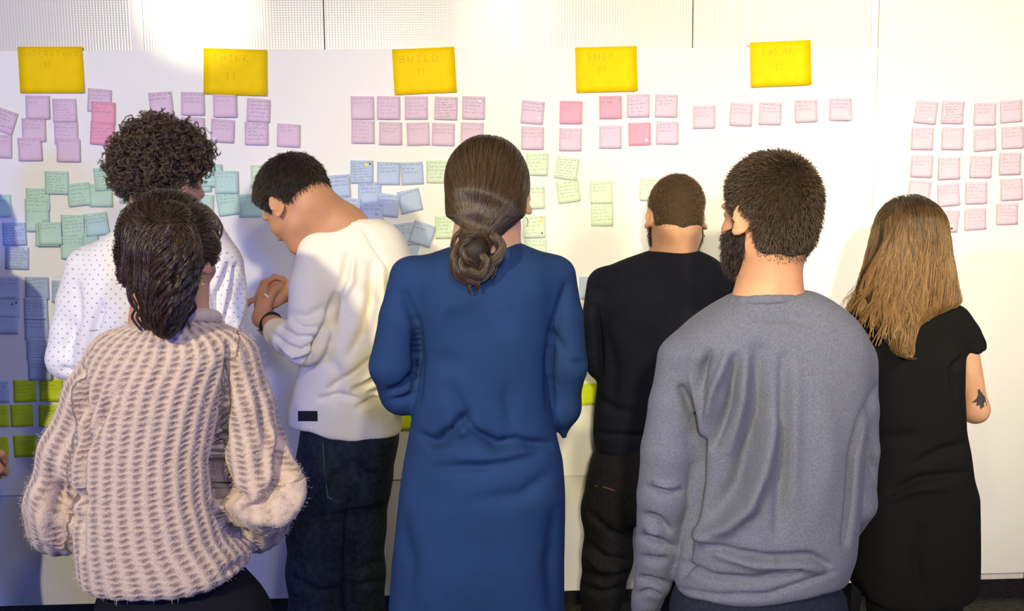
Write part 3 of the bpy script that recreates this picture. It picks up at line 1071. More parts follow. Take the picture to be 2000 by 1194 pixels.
class Person:
    """anatomy laid out at real size; photo pixels only say where joints stand on the person's own depth plane"""

    def __init__(s, label, y, head, hs=1.0, yaw=0, pitch=0, roll=0, skin=None, jaw=1.0):
        s.y = y
        s.hc = W(head[0], head[1], y + (head[2] if len(head) > 2 else 0))
        s.hs = hs
        s.M = rot3(yaw, pitch, roll)
        s.skin = skin or M_SKIN
        s.jaw = jaw
        s.root = empty('person', (s.hc[0], y, 0), label, 'person', 'people standing at the wall of notes')
        s.body = []
        s.fine = []
        h = s.hc
        s.body += local(head_prims(jaw), s.M, h, hs)
        s.fine.append((h - 0.15 * hs, h + 0.15 * hs, 0.0042))

    def lw(s, p):
        """head-local to world"""
        return s.hc + s.hs * (s.M @ np.array(p))

    def tl(s, P):
        return ((P - s.hc) / s.hs) @ s.M

    def pt(s, px, py, dy=0.0):
        return W(px, py, s.y + dy)

    def neck(s, base, r0=0.058, r1=0.064):
        a = s.lw((0, -0.030, -0.045))
        b = s.pt(*base)
        s.nb = b
        s.neckp = [cone(a, b, r0 * s.hs * .98, r1 * s.hs * .96, 0.03)]
        s.body += [cone(a, b, r0 * s.hs, r1 * s.hs, 0.03), cone(s.lw((0, 0.0, -0.07)), b + np.array((0, .02, 0)), r0 * .8 * s.hs, r1 * .9, 0.03)]

    def arm(s, pts, r=(0.045, 0.036, 0.026), hand=None, bare=False):
        """pts shoulder, elbow, wrist in world; hand=(palm direction normal, side, curl)"""
        a, e, w = pts
        if not bare:
            r = (r[0] * .62, r[1] * .54, r[2] * .80)
            a = a + np.array((0, 0, -.01))
        s.body += [cone(a, e, r[0], r[1], 0.03), cone(e, w, r[1] * 1.02, r[2], 0.02)]
        if hand:
            d, nrm, side, curl = hand[:4]
            th = hand[4] if len(hand) > 4 else 20
            M = frame(d, nrm)
            s.body += [cone(w, w + np.array(d) / np.linalg.norm(d) * 0.02, r[2], 0.020, 0.01)]
            hp = hand_prims(w + np.array(d) / np.linalg.norm(d) * 0.012, M, curl, side, 1.0, th)
            s.body += hp
            c = w + np.array(d) / np.linalg.norm(d) * 0.09
            s.fine.append((c - 0.12, c + 0.12, 0.0045))

    def trunk(s, sh, hip, chest=0.11, w=0.15):
        """sh, hip: world mid points of shoulders and hips"""
        w, chest = w * .86, chest * .86
        s.body += [ell((sh + hip) / 2 + np.array((0, 0, .1)), (w, chest, .26), 0.05), ell(hip + np.array((0, 0, .03)), (w, chest, .14), 0.05),
                   cone(sh + np.array((-w * .8, 0, -.04)), sh + np.array((w * .8, 0, -.04)), 0.035, 0.035, 0.05)]

    def legs(s, L, R, r=(0.072, 0.05, 0.036)):
        """L, R: (hip, knee, ankle) world points"""
        s.ank = []
        for h, k, a in (L, R):
            s.body += [cone(h, k, r[0], r[1], 0.03), cone(k, a, r[1], r[2], 0.02), cone(a, a + np.array((0, .12, -.045)), 0.034, 0.024, 0.02)]
            s.ank.append(a)

    def build_body(s, name='body', fine=None, step=0.012):
        V, Q = field_mesh(s.body, step, s.fine if fine is None else fine)
        s.body_obj = mesh_obj(name, V, Q, s.skin, s.root)
        for k in (-1, 1):
            p = [ell((0, 0, 0), (0.0105, 0.0105, 0.0105), 0)]
            V, Q = field_mesh(local(p, s.M, s.lw((0.030 * k, 0.0795, 0.004)), s.hs), 0.004)
            mesh_obj('eye', V, Q, M_EYE, s.root)

    def shoes(s, m=None):
        for a in s.ank:
            f = np.array((a[0], a[1], 0.0))
            p = [cone(f + (0, -.04, .045), f + (0, .06, .04), 0.040, 0.040, 0.02), cone(f + (0, .06, .038), f + (0, .17, .032), 0.042, 0.030, 0.02),
                 cone(f + (0, -.03, .05), f + (0, -.01, .10), 0.040, 0.042, 0.02)]
            V, Q = field_mesh(p, 0.01)
            V[:, 2] = np.maximum(V[:, 2], 0.001)
            mesh_obj('shoe', V, Q, m or M_SHOE, s.root)

    def cloth(s, name, prims, m, step=0.0065, fl=(), rip=(0.002, 22, 0), it=2, attrs=None, disp=None, parent=None):
        V, Q = field_mesh(prims, step)
        V = relax(V, Q, it)
        if rip:
            V = ripple(V, Q, *rip)
        if fl:
            V = folds(V, Q, fl)
            V = relax(V, Q, 1, 0.2)
        at = None
        if attrs:
            at, dsp = attrs(V)
            if dsp is not None:
                N = normals(V, Q)
                V = V + N * dsp[:, None]
        return mesh_obj(name, V, Q, m, parent or s.root, attrs=at)

    def collar(s, pts, r, m, parent, dyf=0.0, step=0.005):
        """ribbed band: ring of world points"""
        p = []
        for a, b in zip(pts, pts[1:] + pts[:1]):
            p.append(cone(a, b, r, r, 0.004))
        V, Q = field_mesh(p, step)
        V = relax(V, Q, 1)
        return mesh_obj('collar', V, Q, m, parent)

    # hair -----------------------------------------------------------
    def shell(s, th, extra=(), step=0.005, inset=0.0):
        """cap of hair following the skull; th(local points)->thickness"""
        base = local(cranium(s.jaw), s.M, s.hc, s.hs) + getattr(s, 'neckp', [])
        n = len(base)

        def ev(P):
            d = evalp(base, P) - th(s.tl(P)) * s.hs
            for p in extra:
                e = p.fn(P[:, 0], P[:, 1], P[:, 2])
                d = smin(d, e, p.k)
            return d
        s.hair_ev = ev
        lo, hi = s.hc - 0.17 * s.hs, s.hc + 0.17 * s.hs
        if extra:
            lo = np.minimum(lo, np.min([p.lo for p in extra], 0) - .02)
            hi = np.maximum(hi, np.max([p.hi for p in extra], 0) + .02)
        ax = [axis(lo[i], hi[i], step) for i in range(3)]
        X, Y, Z = np.meshgrid(*ax, indexing='ij')
        P = np.stack([X.ravel(), Y.ravel(), Z.ravel()], 1).astype(float)
        G = np.empty(len(P), np.float32)
        for i in range(0, len(P), 400000):
            G[i:i + 400000] = ev(P[i:i + 400000])
        V, Q = surface(G.reshape(X.shape), ax)
        return relax(V, Q, 1), Q

    def strands(s, V, Q, n, dirfn, length, steps, seed=0, off=0.002, wav=(0, 0), mask=None, lift=0.0, jit=0.25, lvar=0.5, curl=None, lenf=None):
        r = np.random.RandomState(seed)
        N = normals(V, Q)
        idx = r.randint(0, len(V), n * 2)
        if mask is not None:
            idx = idx[mask(s.tl(V[idx]))]
        idx = idx[:n]
        P = V[idx] + r.normal(size=(len(idx), 3)) * 0.002
        n = len(P)
        out = [P.copy()]
        L = length * (1 - lvar * r.rand(n))
        if lenf is not None:
            L = L * lenf(s.tl(P))
        st = (L / steps)[:, None]
        jd = r.normal(size=(n, 3)) * jit
        ph = r.rand(n, 1) * 6.3
        offs = off * (0.3 + 1.4 * r.rand(n)) + 0.0
        for k in range(steps):
            D = dirfn(s.tl(P), P) + jd * (0.5 if curl else 1)
            D /= np.linalg.norm(D, axis=1, keepdims=True) + 1e-9
            g = grad(s.hair_ev, P)
            D = D - g * ((D * g).sum(1) * (1 - lift))[:, None]
            if lift:
                D = D + g * lift
            D /= np.linalg.norm(D, axis=1, keepdims=True) + 1e-9
            side = np.cross(D, g)
            P = P + D * st
            if not lift:
                d = s.hair_ev(P)
                P = P - g * (d - offs)[:, None] * 0.8
            Pw = P
            if wav[0]:
                # strands near one another wave together
                cl = np.sin((P @ np.array([31.0, 17.0, 5.0])))[:, None] * 3
                Pw = P + side * (wav[0] * np.sin(wav[1] * (k * st) + cl + ph * 0.25)) + g * (wav[0] * 0.7 * np.cos(wav[1] * (k * st) + cl + ph * .25))
            out.append(Pw)
        return np.stack(out, 1)


def hairline(back, ear, side_z, front):
    """lowest hair height over the head's own y, from nape to forehead"""
    xs = [-0.12, -0.06, -0.035, -0.018, 0.0, 0.02, 0.034, 0.045, 0.06, 0.085, 0.11]
    zs = [back, back, back + 0.008, ear, ear + 0.012, ear + 0.004, side_z, 0.02, 0.045, front, front + 0.05]
    return lambda P: P[:, 2] - np.interp(P[:, 1], xs, zs)


def down_dir(P, Pw):
    return np.tile(np.array((0, 0, -1.0)), (len(P), 1))


def knit_material(name, col, col2):
    m = mat(name, col, 0.95, sheen=0.25, spec=0.1)
    nt = m.node_tree
    b = nt.nodes['Principled BSDF']

    def at(n):
        a = nt.nodes.new('ShaderNodeAttribute')
        a.attribute_name = n
        return a.outputs['Fac']
    tc = nt.nodes.new('ShaderNodeTexCoord')
    nz = nt.nodes.new('ShaderNodeTexNoise')
    nz.inputs['Scale'].default_value = 70
    nz.inputs['Detail'].default_value = 2
    nt.links.new(tc.outputs['Object'], nz.inputs['Vector'])
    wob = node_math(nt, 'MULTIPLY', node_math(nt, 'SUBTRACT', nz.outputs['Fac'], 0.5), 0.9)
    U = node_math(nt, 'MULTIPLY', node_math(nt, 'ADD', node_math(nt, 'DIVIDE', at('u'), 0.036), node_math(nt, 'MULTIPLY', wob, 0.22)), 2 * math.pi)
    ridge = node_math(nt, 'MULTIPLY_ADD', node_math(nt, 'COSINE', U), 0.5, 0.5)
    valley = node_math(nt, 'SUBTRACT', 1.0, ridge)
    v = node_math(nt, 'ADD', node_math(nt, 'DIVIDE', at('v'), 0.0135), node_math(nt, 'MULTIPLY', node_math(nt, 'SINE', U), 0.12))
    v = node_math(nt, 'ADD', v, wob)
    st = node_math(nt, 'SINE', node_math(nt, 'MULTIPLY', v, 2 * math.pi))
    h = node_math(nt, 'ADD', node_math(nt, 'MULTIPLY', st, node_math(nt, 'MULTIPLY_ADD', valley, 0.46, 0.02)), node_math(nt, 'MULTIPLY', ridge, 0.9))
    n2 = nt.nodes.new('ShaderNodeTexNoise')
    n2.inputs['Scale'].default_value = 260
    n2.inputs['Detail'].default_value = 4
    nt.links.new(tc.outputs['Object'], n2.inputs['Vector'])
    h = node_math(nt, 'ADD', h, node_math(nt, 'MULTIPLY', n2.outputs['Fac'], 0.8))
    bp = nt.nodes.new('ShaderNodeBump')
    bp.inputs['Strength'].default_value = 0.95
    bp.inputs['Distance'].default_value = 0.003
    nt.links.new(h, bp.inputs['Height'])
    nt.links.new(bp.outputs['Normal'], b.inputs['Normal'])
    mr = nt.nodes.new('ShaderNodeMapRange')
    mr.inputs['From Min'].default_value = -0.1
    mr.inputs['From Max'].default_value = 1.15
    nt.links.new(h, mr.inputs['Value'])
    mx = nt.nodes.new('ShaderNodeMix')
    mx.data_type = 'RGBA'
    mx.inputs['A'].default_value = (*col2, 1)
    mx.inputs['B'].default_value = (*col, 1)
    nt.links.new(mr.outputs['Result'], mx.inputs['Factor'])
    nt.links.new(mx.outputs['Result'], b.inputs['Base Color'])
    return m


def dotted_material(name, col, dot, pitch):
    m = mat(name, col, 0.85, spec=0.2, sheen=0.2)
    nt = m.node_tree
    b = nt.nodes['Principled BSDF']
    au, av = nt.nodes.new('ShaderNodeAttribute'), nt.nodes.new('ShaderNodeAttribute')
    au.attribute_name, av.attribute_name = 'u', 'v'
    X = node_math(nt, 'DIVIDE', au.outputs['Fac'], pitch)
    Z = node_math(nt, 'DIVIDE', av.outputs['Fac'], pitch)
    A = node_math(nt, 'ADD', X, Z)
    B = node_math(nt, 'SUBTRACT', X, Z)
    a = node_math(nt, 'SUBTRACT', node_math(nt, 'FRACT', A), 0.5)
    c = node_math(nt, 'SUBTRACT', node_math(nt, 'FRACT', B), 0.5)
    r = node_math(nt, 'ADD', node_math(nt, 'MULTIPLY', a, a), node_math(nt, 'MULTIPLY', c, c))
    f = node_math(nt, 'LESS_THAN', r, 0.016)
    mx = nt.nodes.new('ShaderNodeMix')
    mx.data_type = 'RGBA'
    mx.inputs['A'].default_value = (*col, 1)
    mx.inputs['B'].default_value = (*dot, 1)
    nt.links.new(f, mx.inputs['Factor'])
    nt.links.new(mx.outputs['Result'], b.inputs['Base Color'])
    return m
# ------------------------------------------------------------------ hair helpers
def spline(pts, n):
    pts = np.array(pts, float)
    m = len(pts)
    t = np.linspace(0, m - 1, n)
    i = np.clip(t.astype(int), 0, m - 2)
    f = (t - i)[:, None]
    p0, p1, p2, p3 = pts[np.maximum(i - 1, 0)], pts[i], pts[i + 1], pts[np.minimum(i + 2, m - 1)]
    return 0.5 * ((2 * p1) + (-p0 + p2) * f + (2 * p0 - 5 * p1 + 4 * p2 - p3) * f ** 2 + (-p0 + 3 * p1 - 3 * p2 + p3) * f ** 3)


def bundle(pts, rad, n, S=26, twist=5.0, seed=0, end=0.35, wob=0.0):
    """a lock: n strands running along a bent path"""
    r = np.random.RandomState(seed)
    C = spline(pts, S)
    T = np.gradient(C, axis=0)
    T /= np.linalg.norm(T, axis=1, keepdims=True) + 1e-9
    up = np.array((0.15, 1.0, 0.1))
    A = np.cross(T, up)
    A /= np.linalg.norm(A, axis=1, keepdims=True) + 1e-9
    B = np.cross(T, A)
    t = np.linspace(0, 1, S)
    prof = rad * (end + (1 - end) * np.sin(np.clip(t * 1.1 + 0.05, 0, 1) * math.pi) ** 0.6)
    a0 = r.rand(n) * 6.3
    q = np.sqrt(r.rand(n)) * (0.85 + 0.3 * r.rand(n))
    out = np.empty((n, S, 3))
    for k in range(S):
        a = a0 + twist * t[k]
        out[:, k] = C[k] + (np.cos(a) * q * prof[k])[:, None] * A[k] + (np.sin(a) * q * prof[k])[:, None] * B[k]
    if wob:
        out += wob * np.sin(t * 40)[None, :, None] * r.normal(size=(n, 1, 3)) * t[None, :, None]
    return out


def stack(*bs):
    return np.concatenate(bs, 0)


def trousers(P, rows, L, R, m, name='trousers', fl=(), extra=(), hem=None):
    """rows: pelvis outline; L, R: lists of (x, y, z, r) world"""
    p = [loft(rows, P.y, 0.02, 2.3)] + chain(L, 0.03) + chain(R, 0.03) + list(extra)
    return P.cloth(name, p, m, 0.008, fl, rip=(0.003, 26, 3))


def leg_pts(P, hip, knee, foot_x, foot_dy=0.02, r=(.095, .08, .066, .062)):
    """hip, knee: (px, py, dy)"""
    h, k = P.pt(*hip), P.pt(*knee)
    ax = foot_x
    out = [(*h, r[0]), (*k, r[1])]
    a = np.array((ax, P.y + foot_dy, 0.10))
    if k[2] > 0.55:
        kk = k + (a - k) * ((k[2] - 0.48) / (k[2] - 0.1))
        out.append((*kk, r[2] + .004))
    out.append((*a, r[3]))
    return out


def surface_patch(obj, px0, py0, px1, py1, m, name, parent, n=(8, 5), off=0.0015, shape=None):
    """a thin piece lying on cloth: corners given on the cloth as seen in the photo"""
    V = np.empty(len(obj.data.vertices) * 3, np.float32)
    obj.data.vertices.foreach_get('co', V)
    V = V.reshape(-1, 3).astype(float)
    P = project(V)
    sel = (P[:, 0] > px0 - 25) & (P[:, 0] < px1 + 25) & (P[:, 1] > py0 - 25) & (P[:, 1] < py1 + 25)
    V, P = V[sel], P[sel]
    front = V[:, 1] < np.median(V[:, 1]) + 0.02
    ymin = V[:, 1].min()
    pts = []
    if shape is None:
        grid = [(px0 + (px1 - px0) * i / n[0], py0 + (py1 - py0) * j / n[1]) for i in range(n[0] + 1) for j in range(n[1] + 1)]
    else:
        grid = [(px0 + (px1 - px0) * a, py0 + (py1 - py0) * b) for a, b in shape]
    for x, y in grid:
        d = (P[:, 0] - x) ** 2 + (P[:, 1] - y) ** 2
        near = np.argsort(d)[:14]
        near = near[V[near, 1] < V[near, 1].min() + 0.03]
        w = 1 / (d[near] + 4)
        yy = (V[near, 1] * w).sum() / w.sum()
        pts.append(W(x, y, yy - off))
    pts = np.array(pts)
    back = pts + np.array((0, off * 1.6, 0))
    if shape is None:
        Q = []
        for i in range(n[0]):
            for j in range(n[1]):
                a = i * (n[1] + 1) + j
                Q.append((a, a + 1, a + n[1] + 2, a + n[1] + 1))
        return pydata(name, pts, Q, m, parent, True)
    k = len(pts)
    faces = [tuple(range(k - 1, -1, -1))] + [(i, (i + 1) % k, k + (i + 1) % k, k + i) for i in range(k)]
    return pydata(name, np.concatenate([pts, back]), faces, m, parent, False)


def ring(P, c, rx, ry, tilt=0.0, roll=0.0, n=18):
    """closed ring of points round a neck; c is its back-most point as the photo shows it (px, py[, dy])"""
    c = P.pt(c[0], c[1], (c[2] if len(c) > 2 else 0.0) - ry)
    c = c + np.array((0, ry, ry * tilt))
    out = []
    for k in range(n):
        a = 2 * math.pi * k / n
        x, y = rx * math.cos(a), ry * math.sin(a)
        out.append(np.array(c) + np.array((x, y, y * tilt + x * roll)))
    return out


# ------------------------------------------------------------------ 1: woman in blue dress
def blue_woman():
    P = Person('woman in a long blue dress with sleek dark hair in a low bun', -1.18, (955, 386, 0.02), 1.0, -12, -6, 0)
    P.neck((952, 500, 0.0))
    sh = P.pt(950, 545)
    hip = P.pt(945, 930)
    P.trunk(sh, hip, 0.085, 0.125)
    aL = (P.pt(797, 548), P.pt(768, 745, .01), P.pt(845, 742, .24))
    aR = (P.pt(1090, 548), P.pt(1110, 745, .01), P.pt(1050, 770, .22))
    P.arm(aL, (.040, .034, .026), hand=((.6, .8, .1), (0, 0, 1), 1, (30, 40, 40, 45)))
    P.arm(aR, (.040, .034, .026), hand=((-.6, .8, .1), (0, 0, 1), -1, (30, 40, 40, 45)))
    fx = P.hc[0]
    L = (P.pt(880, 960), P.pt(880, 1400, .02), np.array((fx - .10, P.y + .0, .09)))
    R = (P.pt(1010, 960), P.pt(1000, 1400, .02), np.array((fx + .08, P.y + .0, .09)))
    P.legs(L, R, (.07, .05, .034))
    P.build_body()
    P.shoes()
    m = mat('blue_jersey', (0.015, 0.040, 0.122), 0.85, sheen=0.0, spec=0.12, var=0.12, vscale=9, bump=(420, 0.25, 0.001))
    rows = [(468, 910, 1000, .052, .052), (478, 892, 1014, .06, .06), (488, 858, 1042, .07, .07), (500, 820, 1072, .082, .08), (520, 798, 1098, .095, .09),
            (560, 800, 1094, .106, .1), (600, 813, 1080, .112, .105), (700, 820, 1073, .118, .11), (800, 808, 1076, .115, .11), (850, 800, 1085, .118, .11),
            (900, 790, 1097, .13, .11), (960, 780, 1101, .142, .11), (1000, 775, 1101, .142, .11), (1100, 763, 1100, .14, .12), (1194, 757, 1102, .138, .12),
            (1500, 748, 1108, .14, .13)]
    pr = [loft(rows, P.y, 0.03, 2.3)]
    q = P.pt
    pr += sleeve([(*q(802, 541), .048), (*q(785, 620), .050), (*q(767, 715), .051), (*q(785, 768, .03), .046)], .03)
    pr += sleeve([(*q(785, 766, .03), .047), (*q(815, 755, .14), .043), (*q(850, 738, .24), .038)], .02)
    pr += sleeve([(*q(1084, 541), .046), (*q(1098, 620), .046), (*q(1106, 715), .047), (*q(1098, 800, .02), .034), (*q(1101, 852, .02), .007)], .03)
    pr += sleeve([(*q(1098, 795, .02), .042), (*q(1075, 790, .12), .042), (*q(1040, 768, .22), .038)], .02)
    fl = [([(911, 812), (884, 841), (850, 860)], 9, -.012), ([(905, 822), (934, 847), (970, 869), (1007, 861)], 9, -.013), ([(1013, 862), (1040, 868), (1072, 868)], 8, -.010),
          ([(823, 852), (847, 868), (897, 861)], 9, -.009), ([(850, 915), (946, 912), (1048, 888)], 10, -.006), ([(900, 895), (980, 896), (1040, 882)], 12, .006),
          ([(927, 978), (1020, 968), (1075, 925)], 14, -.005), ([(760, 765), (785, 758), (812, 728)], 6, -.008), ([(768, 782), (790, 780), (808, 768)], 5, -.007),
          ([(789, 575), (812, 632), (818, 706), (815, 780)], 8, -.008), ([(1106, 560), (1085, 632), (1074, 706), (1074, 790)], 8, -.007),
          ([(1080, 650), (1105, 690)], 7, -.005), ([(1120, 705), (1146, 712)], 5, -.005), ([(880, 760), (900, 800), (905, 820)], 14, -.005), ([(990, 760), (1000, 830)], 14, -.005),
          ([(850, 640), (870, 600), (930, 585)], 16, .004), ([(890, 840), (925, 835), (950, 855)], 12, .006), ([(835, 700), (900, 710)], 20, -.003),
          ([(775, 1000), (800, 1100), (790, 1190)], 16, -.005), ([(1085, 1000), (1075, 1100), (1080, 1190)], 14, -.005)]
    d = P.cloth('dress', pr, m, 0.0065, fl)
    P.collar(ring(P, (955, 477), .060, .056, -.30), .007, m, d)
    # hair
    c1, c2 = (0.018, 0.010, 0.006), (0.085, 0.048, 0.024)
    hm = hair_mat('dark_brown_hair', c1, c2, 0.33)
    hb = mat('dark_brown_hair_mass', (0.018, 0.010, 0.007), 0.6)
    hl = hairline(-.062, -.018, -.01, .085)

    def th(L):
        return 0.011 * np.clip(hl(L) / 0.015, -1, 1) + 0.006 * np.exp(-((L[:, 1] + .09) / .04) ** 2) * (L[:, 2] > -.05)
    ex = chain([(*q(956, 395, -.060), .066), (*q(938, 450, -.075), .034)], .03) + chain([(*q(940, 430, -.085), .035), (*q(928, 462, -.095), .022), (*q(927, 490, -.115), .026), (*q(926, 520, -.115), .024)], .02)
    V, Q = P.shell(th, ex)
    hair = mesh_obj('hair', V, Q, hb, P.root)
    tie = q(930, 462, -.10)

    def dr(L, Pw):
        t = tie - Pw
        t /= np.linalg.norm(t, axis=1, keepdims=True)
        k = ss(-.02, .13, L[:, 2])[:, None]
        return t * 1.0 + np.array((0, -.9, -.25)) * k
    S = P.strands(V, Q, 7000, dr, 0.20, 14, 1, 0.0035, (0.0008, 30), mask=lambda L: (L[:, 2] > -.05), jit=.09)
    hair_curves('hair_strands', S, hm, hair, .00055, .0004)
    bs = []
    for i, (pts, rd, n) in enumerate([
        ([(935, 452, -.10), (966, 462, -.115), (979, 488, -.12), (962, 513, -.125), (934, 506, -.13), (917, 482, -.125), (932, 460, -.115), (960, 466, -.11)], .011, 260),
        ([(905, 470, -.10), (889, 500, -.115), (892, 528, -.12), (914, 546, -.12), (945, 540, -.125), (960, 514, -.13), (936, 496, -.14)], .012, 300),
        ([(940, 452, -.10), (912, 446, -.10), (890, 462, -.105), (883, 490, -.105), (887, 520, -.11)], .005, 90),
        ([(922, 488, -.13), (948, 508, -.14), (938, 535, -.14), (910, 528, -.14), (903, 505, -.13), (925, 492, -.14)], .010, 240),
        ([(950, 470, -.115), (925, 462, -.13), (905, 480, -.13), (915, 510, -.14), (945, 520, -.13)], .010, 220),
        ([(940, 520, -.125), (932, 545, -.125), (935, 570, -.12)], .008, 50), ([(925, 535, -.13), (915, 555, -.12), (922, 575, -.12)], .006, 30),
            ([(955, 500, -.12), (968, 520, -.12), (960, 545, -.12)], .006, 40)]):
        bs.append(bundle([q(*p) for p in pts], rd, n, 28, 7, i + 3))
    bun = mesh_obj('bun', *field_mesh(chain([(*q(935, 462, -.105), .02), (*q(930, 490, -.115), .026), (*q(924, 520, -.112), .024)], .02), .006), hb, hair)
    hair_curves('twisted_locks', stack(*bs), hm, bun, .0006, .0004)
    # earring
    e = P.lw((.086, -.012, -.045))
    v, f = field_mesh(chain([(*(e + (0, 0, 0)), .0013), (*(e + (.004, 0, -.006)), .0013), (*(e + (.005, 0, -.014)), .0013), (*(e + (.002, 0, -.02)), .002)], .001), .0016)
    o = mesh_obj('earring', v, f, M_GOLD, P.root)
    o['label'] = 'small drop earring'
    return P


# ------------------------------------------------------------------ 2: woman in knitted sweater
def pink_woman():
    P = Person('woman in a chunky pinkish beige knitted sweater with a wavy dark ponytail', -1.24, (338, 500, 0.02), 1.0, -22, -6, 0, M_SKIN2)
    P.neck((350, 630, 0.0), .055, .06)
    q = P.pt
    P.trunk(q(335, 700), q(320, 1000), .085, .10)
    P.arm((q(222, 705), q(118, 1000, .02), q(190, 1040, .24)), hand=((.7, .7, .1), (0, 0, 1), 1, (30, 40, 40, 45)))
    P.arm((q(458, 705), q(510, 985, .0), q(470, 1040, .24)), hand=((-.6, .8, .1), (0, 0, 1), -1, (30, 40, 40, 45)))
    fx = P.hc[0]
    P.legs((q(290, 1180), q(290, 1440, .02), np.array((fx - .08, P.y, .09))), (q(410, 1180), q(410, 1440, .02), np.array((fx + .08, P.y, .09))))
    P.build_body()
    P.shoes()
    skirt = mat('black_cloth', (0.008, 0.008, 0.012), 0.9, spec=.15, bump=(300, .2, .001))
    P.cloth('skirt', [loft([(1040, 225, 400, .09, .08), (1110, 205, 465, .105, .095), (1160, 192, 510, .115, .11), (1194, 187, 530, .12, .12), (1450, 180, 540, .15, .13), (1560, 185, 535, .15, .13)], P.y, .02, 2.3)], skirt, .01)
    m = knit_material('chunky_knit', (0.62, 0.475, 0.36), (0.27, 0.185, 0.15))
    rows = [(610, 300, 386, .055, .055), (620, 275, 408, .07, .065), (634, 240, 440, .085, .08), (655, 210, 472, .1, .09), (690, 185, 485, .115, .105), (740, 168, 462, .125, .115),
            (800, 160, 446, .13, .12), (880, 157, 430, .133, .12), (960, 157, 432, .138, .125), (1040, 158, 452, .145, .13), (1090, 160, 490, .15, .13), (1130, 162, 512, .152, .13), (1180, 172, 505, .145, .12)]
    hem = [(140, 1095), (158, 1120), (178, 1150), (215, 1168), (280, 1177), (350, 1176), (410, 1163), (465, 1133), (500, 1108), (535, 1080)]
    T = loft(rows, P.y, .02, 2.4, hem=hem, edge=.035)
    Lc = [(*q(228, 700), .062), (*q(188, 770), .060), (*q(140, 880), .058), (*q(118, 985, .0), .064), (*q(122, 1026, .02), .066)]
    Lf = [(*q(122, 1026, .02), .064), (*q(160, 1030, .14), .056), (*q(195, 1035, .22), .045)]
    Rc = [(*q(455, 705), .064), (*q(480, 790), .060), (*q(500, 880), .066), (*q(512, 960), .078), (*q(514, 985, .02), .062)]
    Rf = [(*q(512, 985, .02), .066), (*q(508, 1018, .10), .060), (*q(505, 1045, .16), .045)]
    pr = [T] + chain(Lc, .025) + chain(Lf, .02) + chain(Rc, .025) + chain(Rf, .02)
    fl = [([(450, 680), (443, 760), (432, 850), (423, 900), (432, 980)], 7, -.022), ([(545, 740), (556, 840), (550, 930), (520, 985), (480, 1000)], 10, -.016),
          ([(425, 905), (440, 960), (470, 975)], 14, -.012), ([(570, 880), (578, 960), (550, 1010), (500, 1012)], 14, .012),
          ([(420, 990), (450, 1035), (500, 1052)], 7, -.014), ([(160, 720), (158, 850), (156, 960), (158, 1080)], 7, -.014), ([(110, 955), (140, 975), (158, 978)], 12, -.022),
          ([(100, 930), (108, 985), (150, 1020)], 12, -.012), ([(70, 960), (90, 1040), (130, 1070)], 14, .008), ([(240, 740), (190, 830), (150, 900)], 8, -.006),
          ([(200, 740), (160, 830), (120, 920)], 8, -.006), ([(165, 760), (130, 850), (95, 930)], 9, -.006), ([(490, 1095), (440, 1120)], 12, -.008),
          ([(510, 760), (520, 860), (515, 920)], 12, -.006), ([(300, 640), (290, 700), (280, 800)], 20, .003)]
    arms = [np.array(Lc + Lf[1:]), np.array(Rc + Rf[1:])]
    tl = loft(rows, P.y, .02, 2.4)

    def attrs(V):
        dt = T.fn(V[:, 0], V[:, 1], V[:, 2])
        cx, cy, a = T.cxf(V[:, 2])
        an = np.arctan2((V[:, 0] - cx) / a, -(V[:, 1] - cy) / .13)
        u = an * 0.185
        v = V[:, 2].copy()
        for A in arms:
            best = np.full(len(V), 9.0)
            uu, vv = np.zeros(len(V)), np.zeros(len(V))
            s0 = 0
            for a0, a1 in zip(A[:-1], A[1:]):
                ba = a1[:3] - a0[:3]
                L = np.linalg.norm(ba)
                h = np.clip((V - a0[:3]) @ ba / L ** 2, 0, 1)
                d = V - a0[:3] - h[:, None] * ba
                r = a0[3] + (a1[3] - a0[3]) * h
                dd = np.linalg.norm(d, axis=1) - r
                m_ = dd < best
                tt = ba / L
                ref = np.cross(tt, (0, 1, 0))
                ref /= np.linalg.norm(ref)
                r2 = np.cross(tt, ref)
                ang = np.arctan2(d @ ref, d @ r2)
                best[m_], uu[m_], vv[m_] = dd[m_], (ang * .068)[m_], (s0 + h * L)[m_]
                s0 += L
            k = best < dt
            u[k], v[k] = uu[k], vv[k]
            dt = np.minimum(dt, best)
        # broad ribs are real relief; single stitches are left to the yarn's surface
        rib = np.cos(u / .036 * 2 * math.pi)
        return {'u': u, 'v': v}, rib * .0014
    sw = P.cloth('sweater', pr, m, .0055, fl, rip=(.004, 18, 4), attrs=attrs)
    P.collar(ring(P, (347, 614), .061, .058, -.25), .015, m, sw)
    # woollen fuzz standing off the knit
    V = np.empty(len(sw.data.vertices) * 3, np.float32)
    sw.data.vertices.foreach_get('co', V)
    V = V.reshape(-1, 3).astype(float)
    Qa = np.empty(len(sw.data.loops), np.int32)
    sw.data.loops.foreach_get('vertex_index', Qa)
    Nn = normals(V, Qa.reshape(-1, 4))
    r = np.random.RandomState(3)
    i = r.choice(np.where(Nn[:, 2] > -.55)[0], 22000)
    b = V[i] + r.normal(size=(len(i), 3)) * .0025
    d = Nn[i] * .8 + r.normal(size=(len(i), 3)) * .7
    ln = .0020 + .0032 * r.rand(len(i), 1)
    k2 = r.normal(size=(len(i), 3)) * .001
    S = np.stack([b, b + d * ln * .5 + k2, b + d * ln + k2 * .5 - np.array((0, 0, .0015))], 1)
    fz = hair_mat('wool_fuzz', (.50, .40, .37), (.74, .64, .62), .9)
    hair_curves('wool_fuzz', S, fz, sw, .00028, .0001)
    # hair
    hm = hair_mat('dark_wavy_hair', (0.008, 0.005, 0.004), (0.085, 0.047, 0.026), .30)
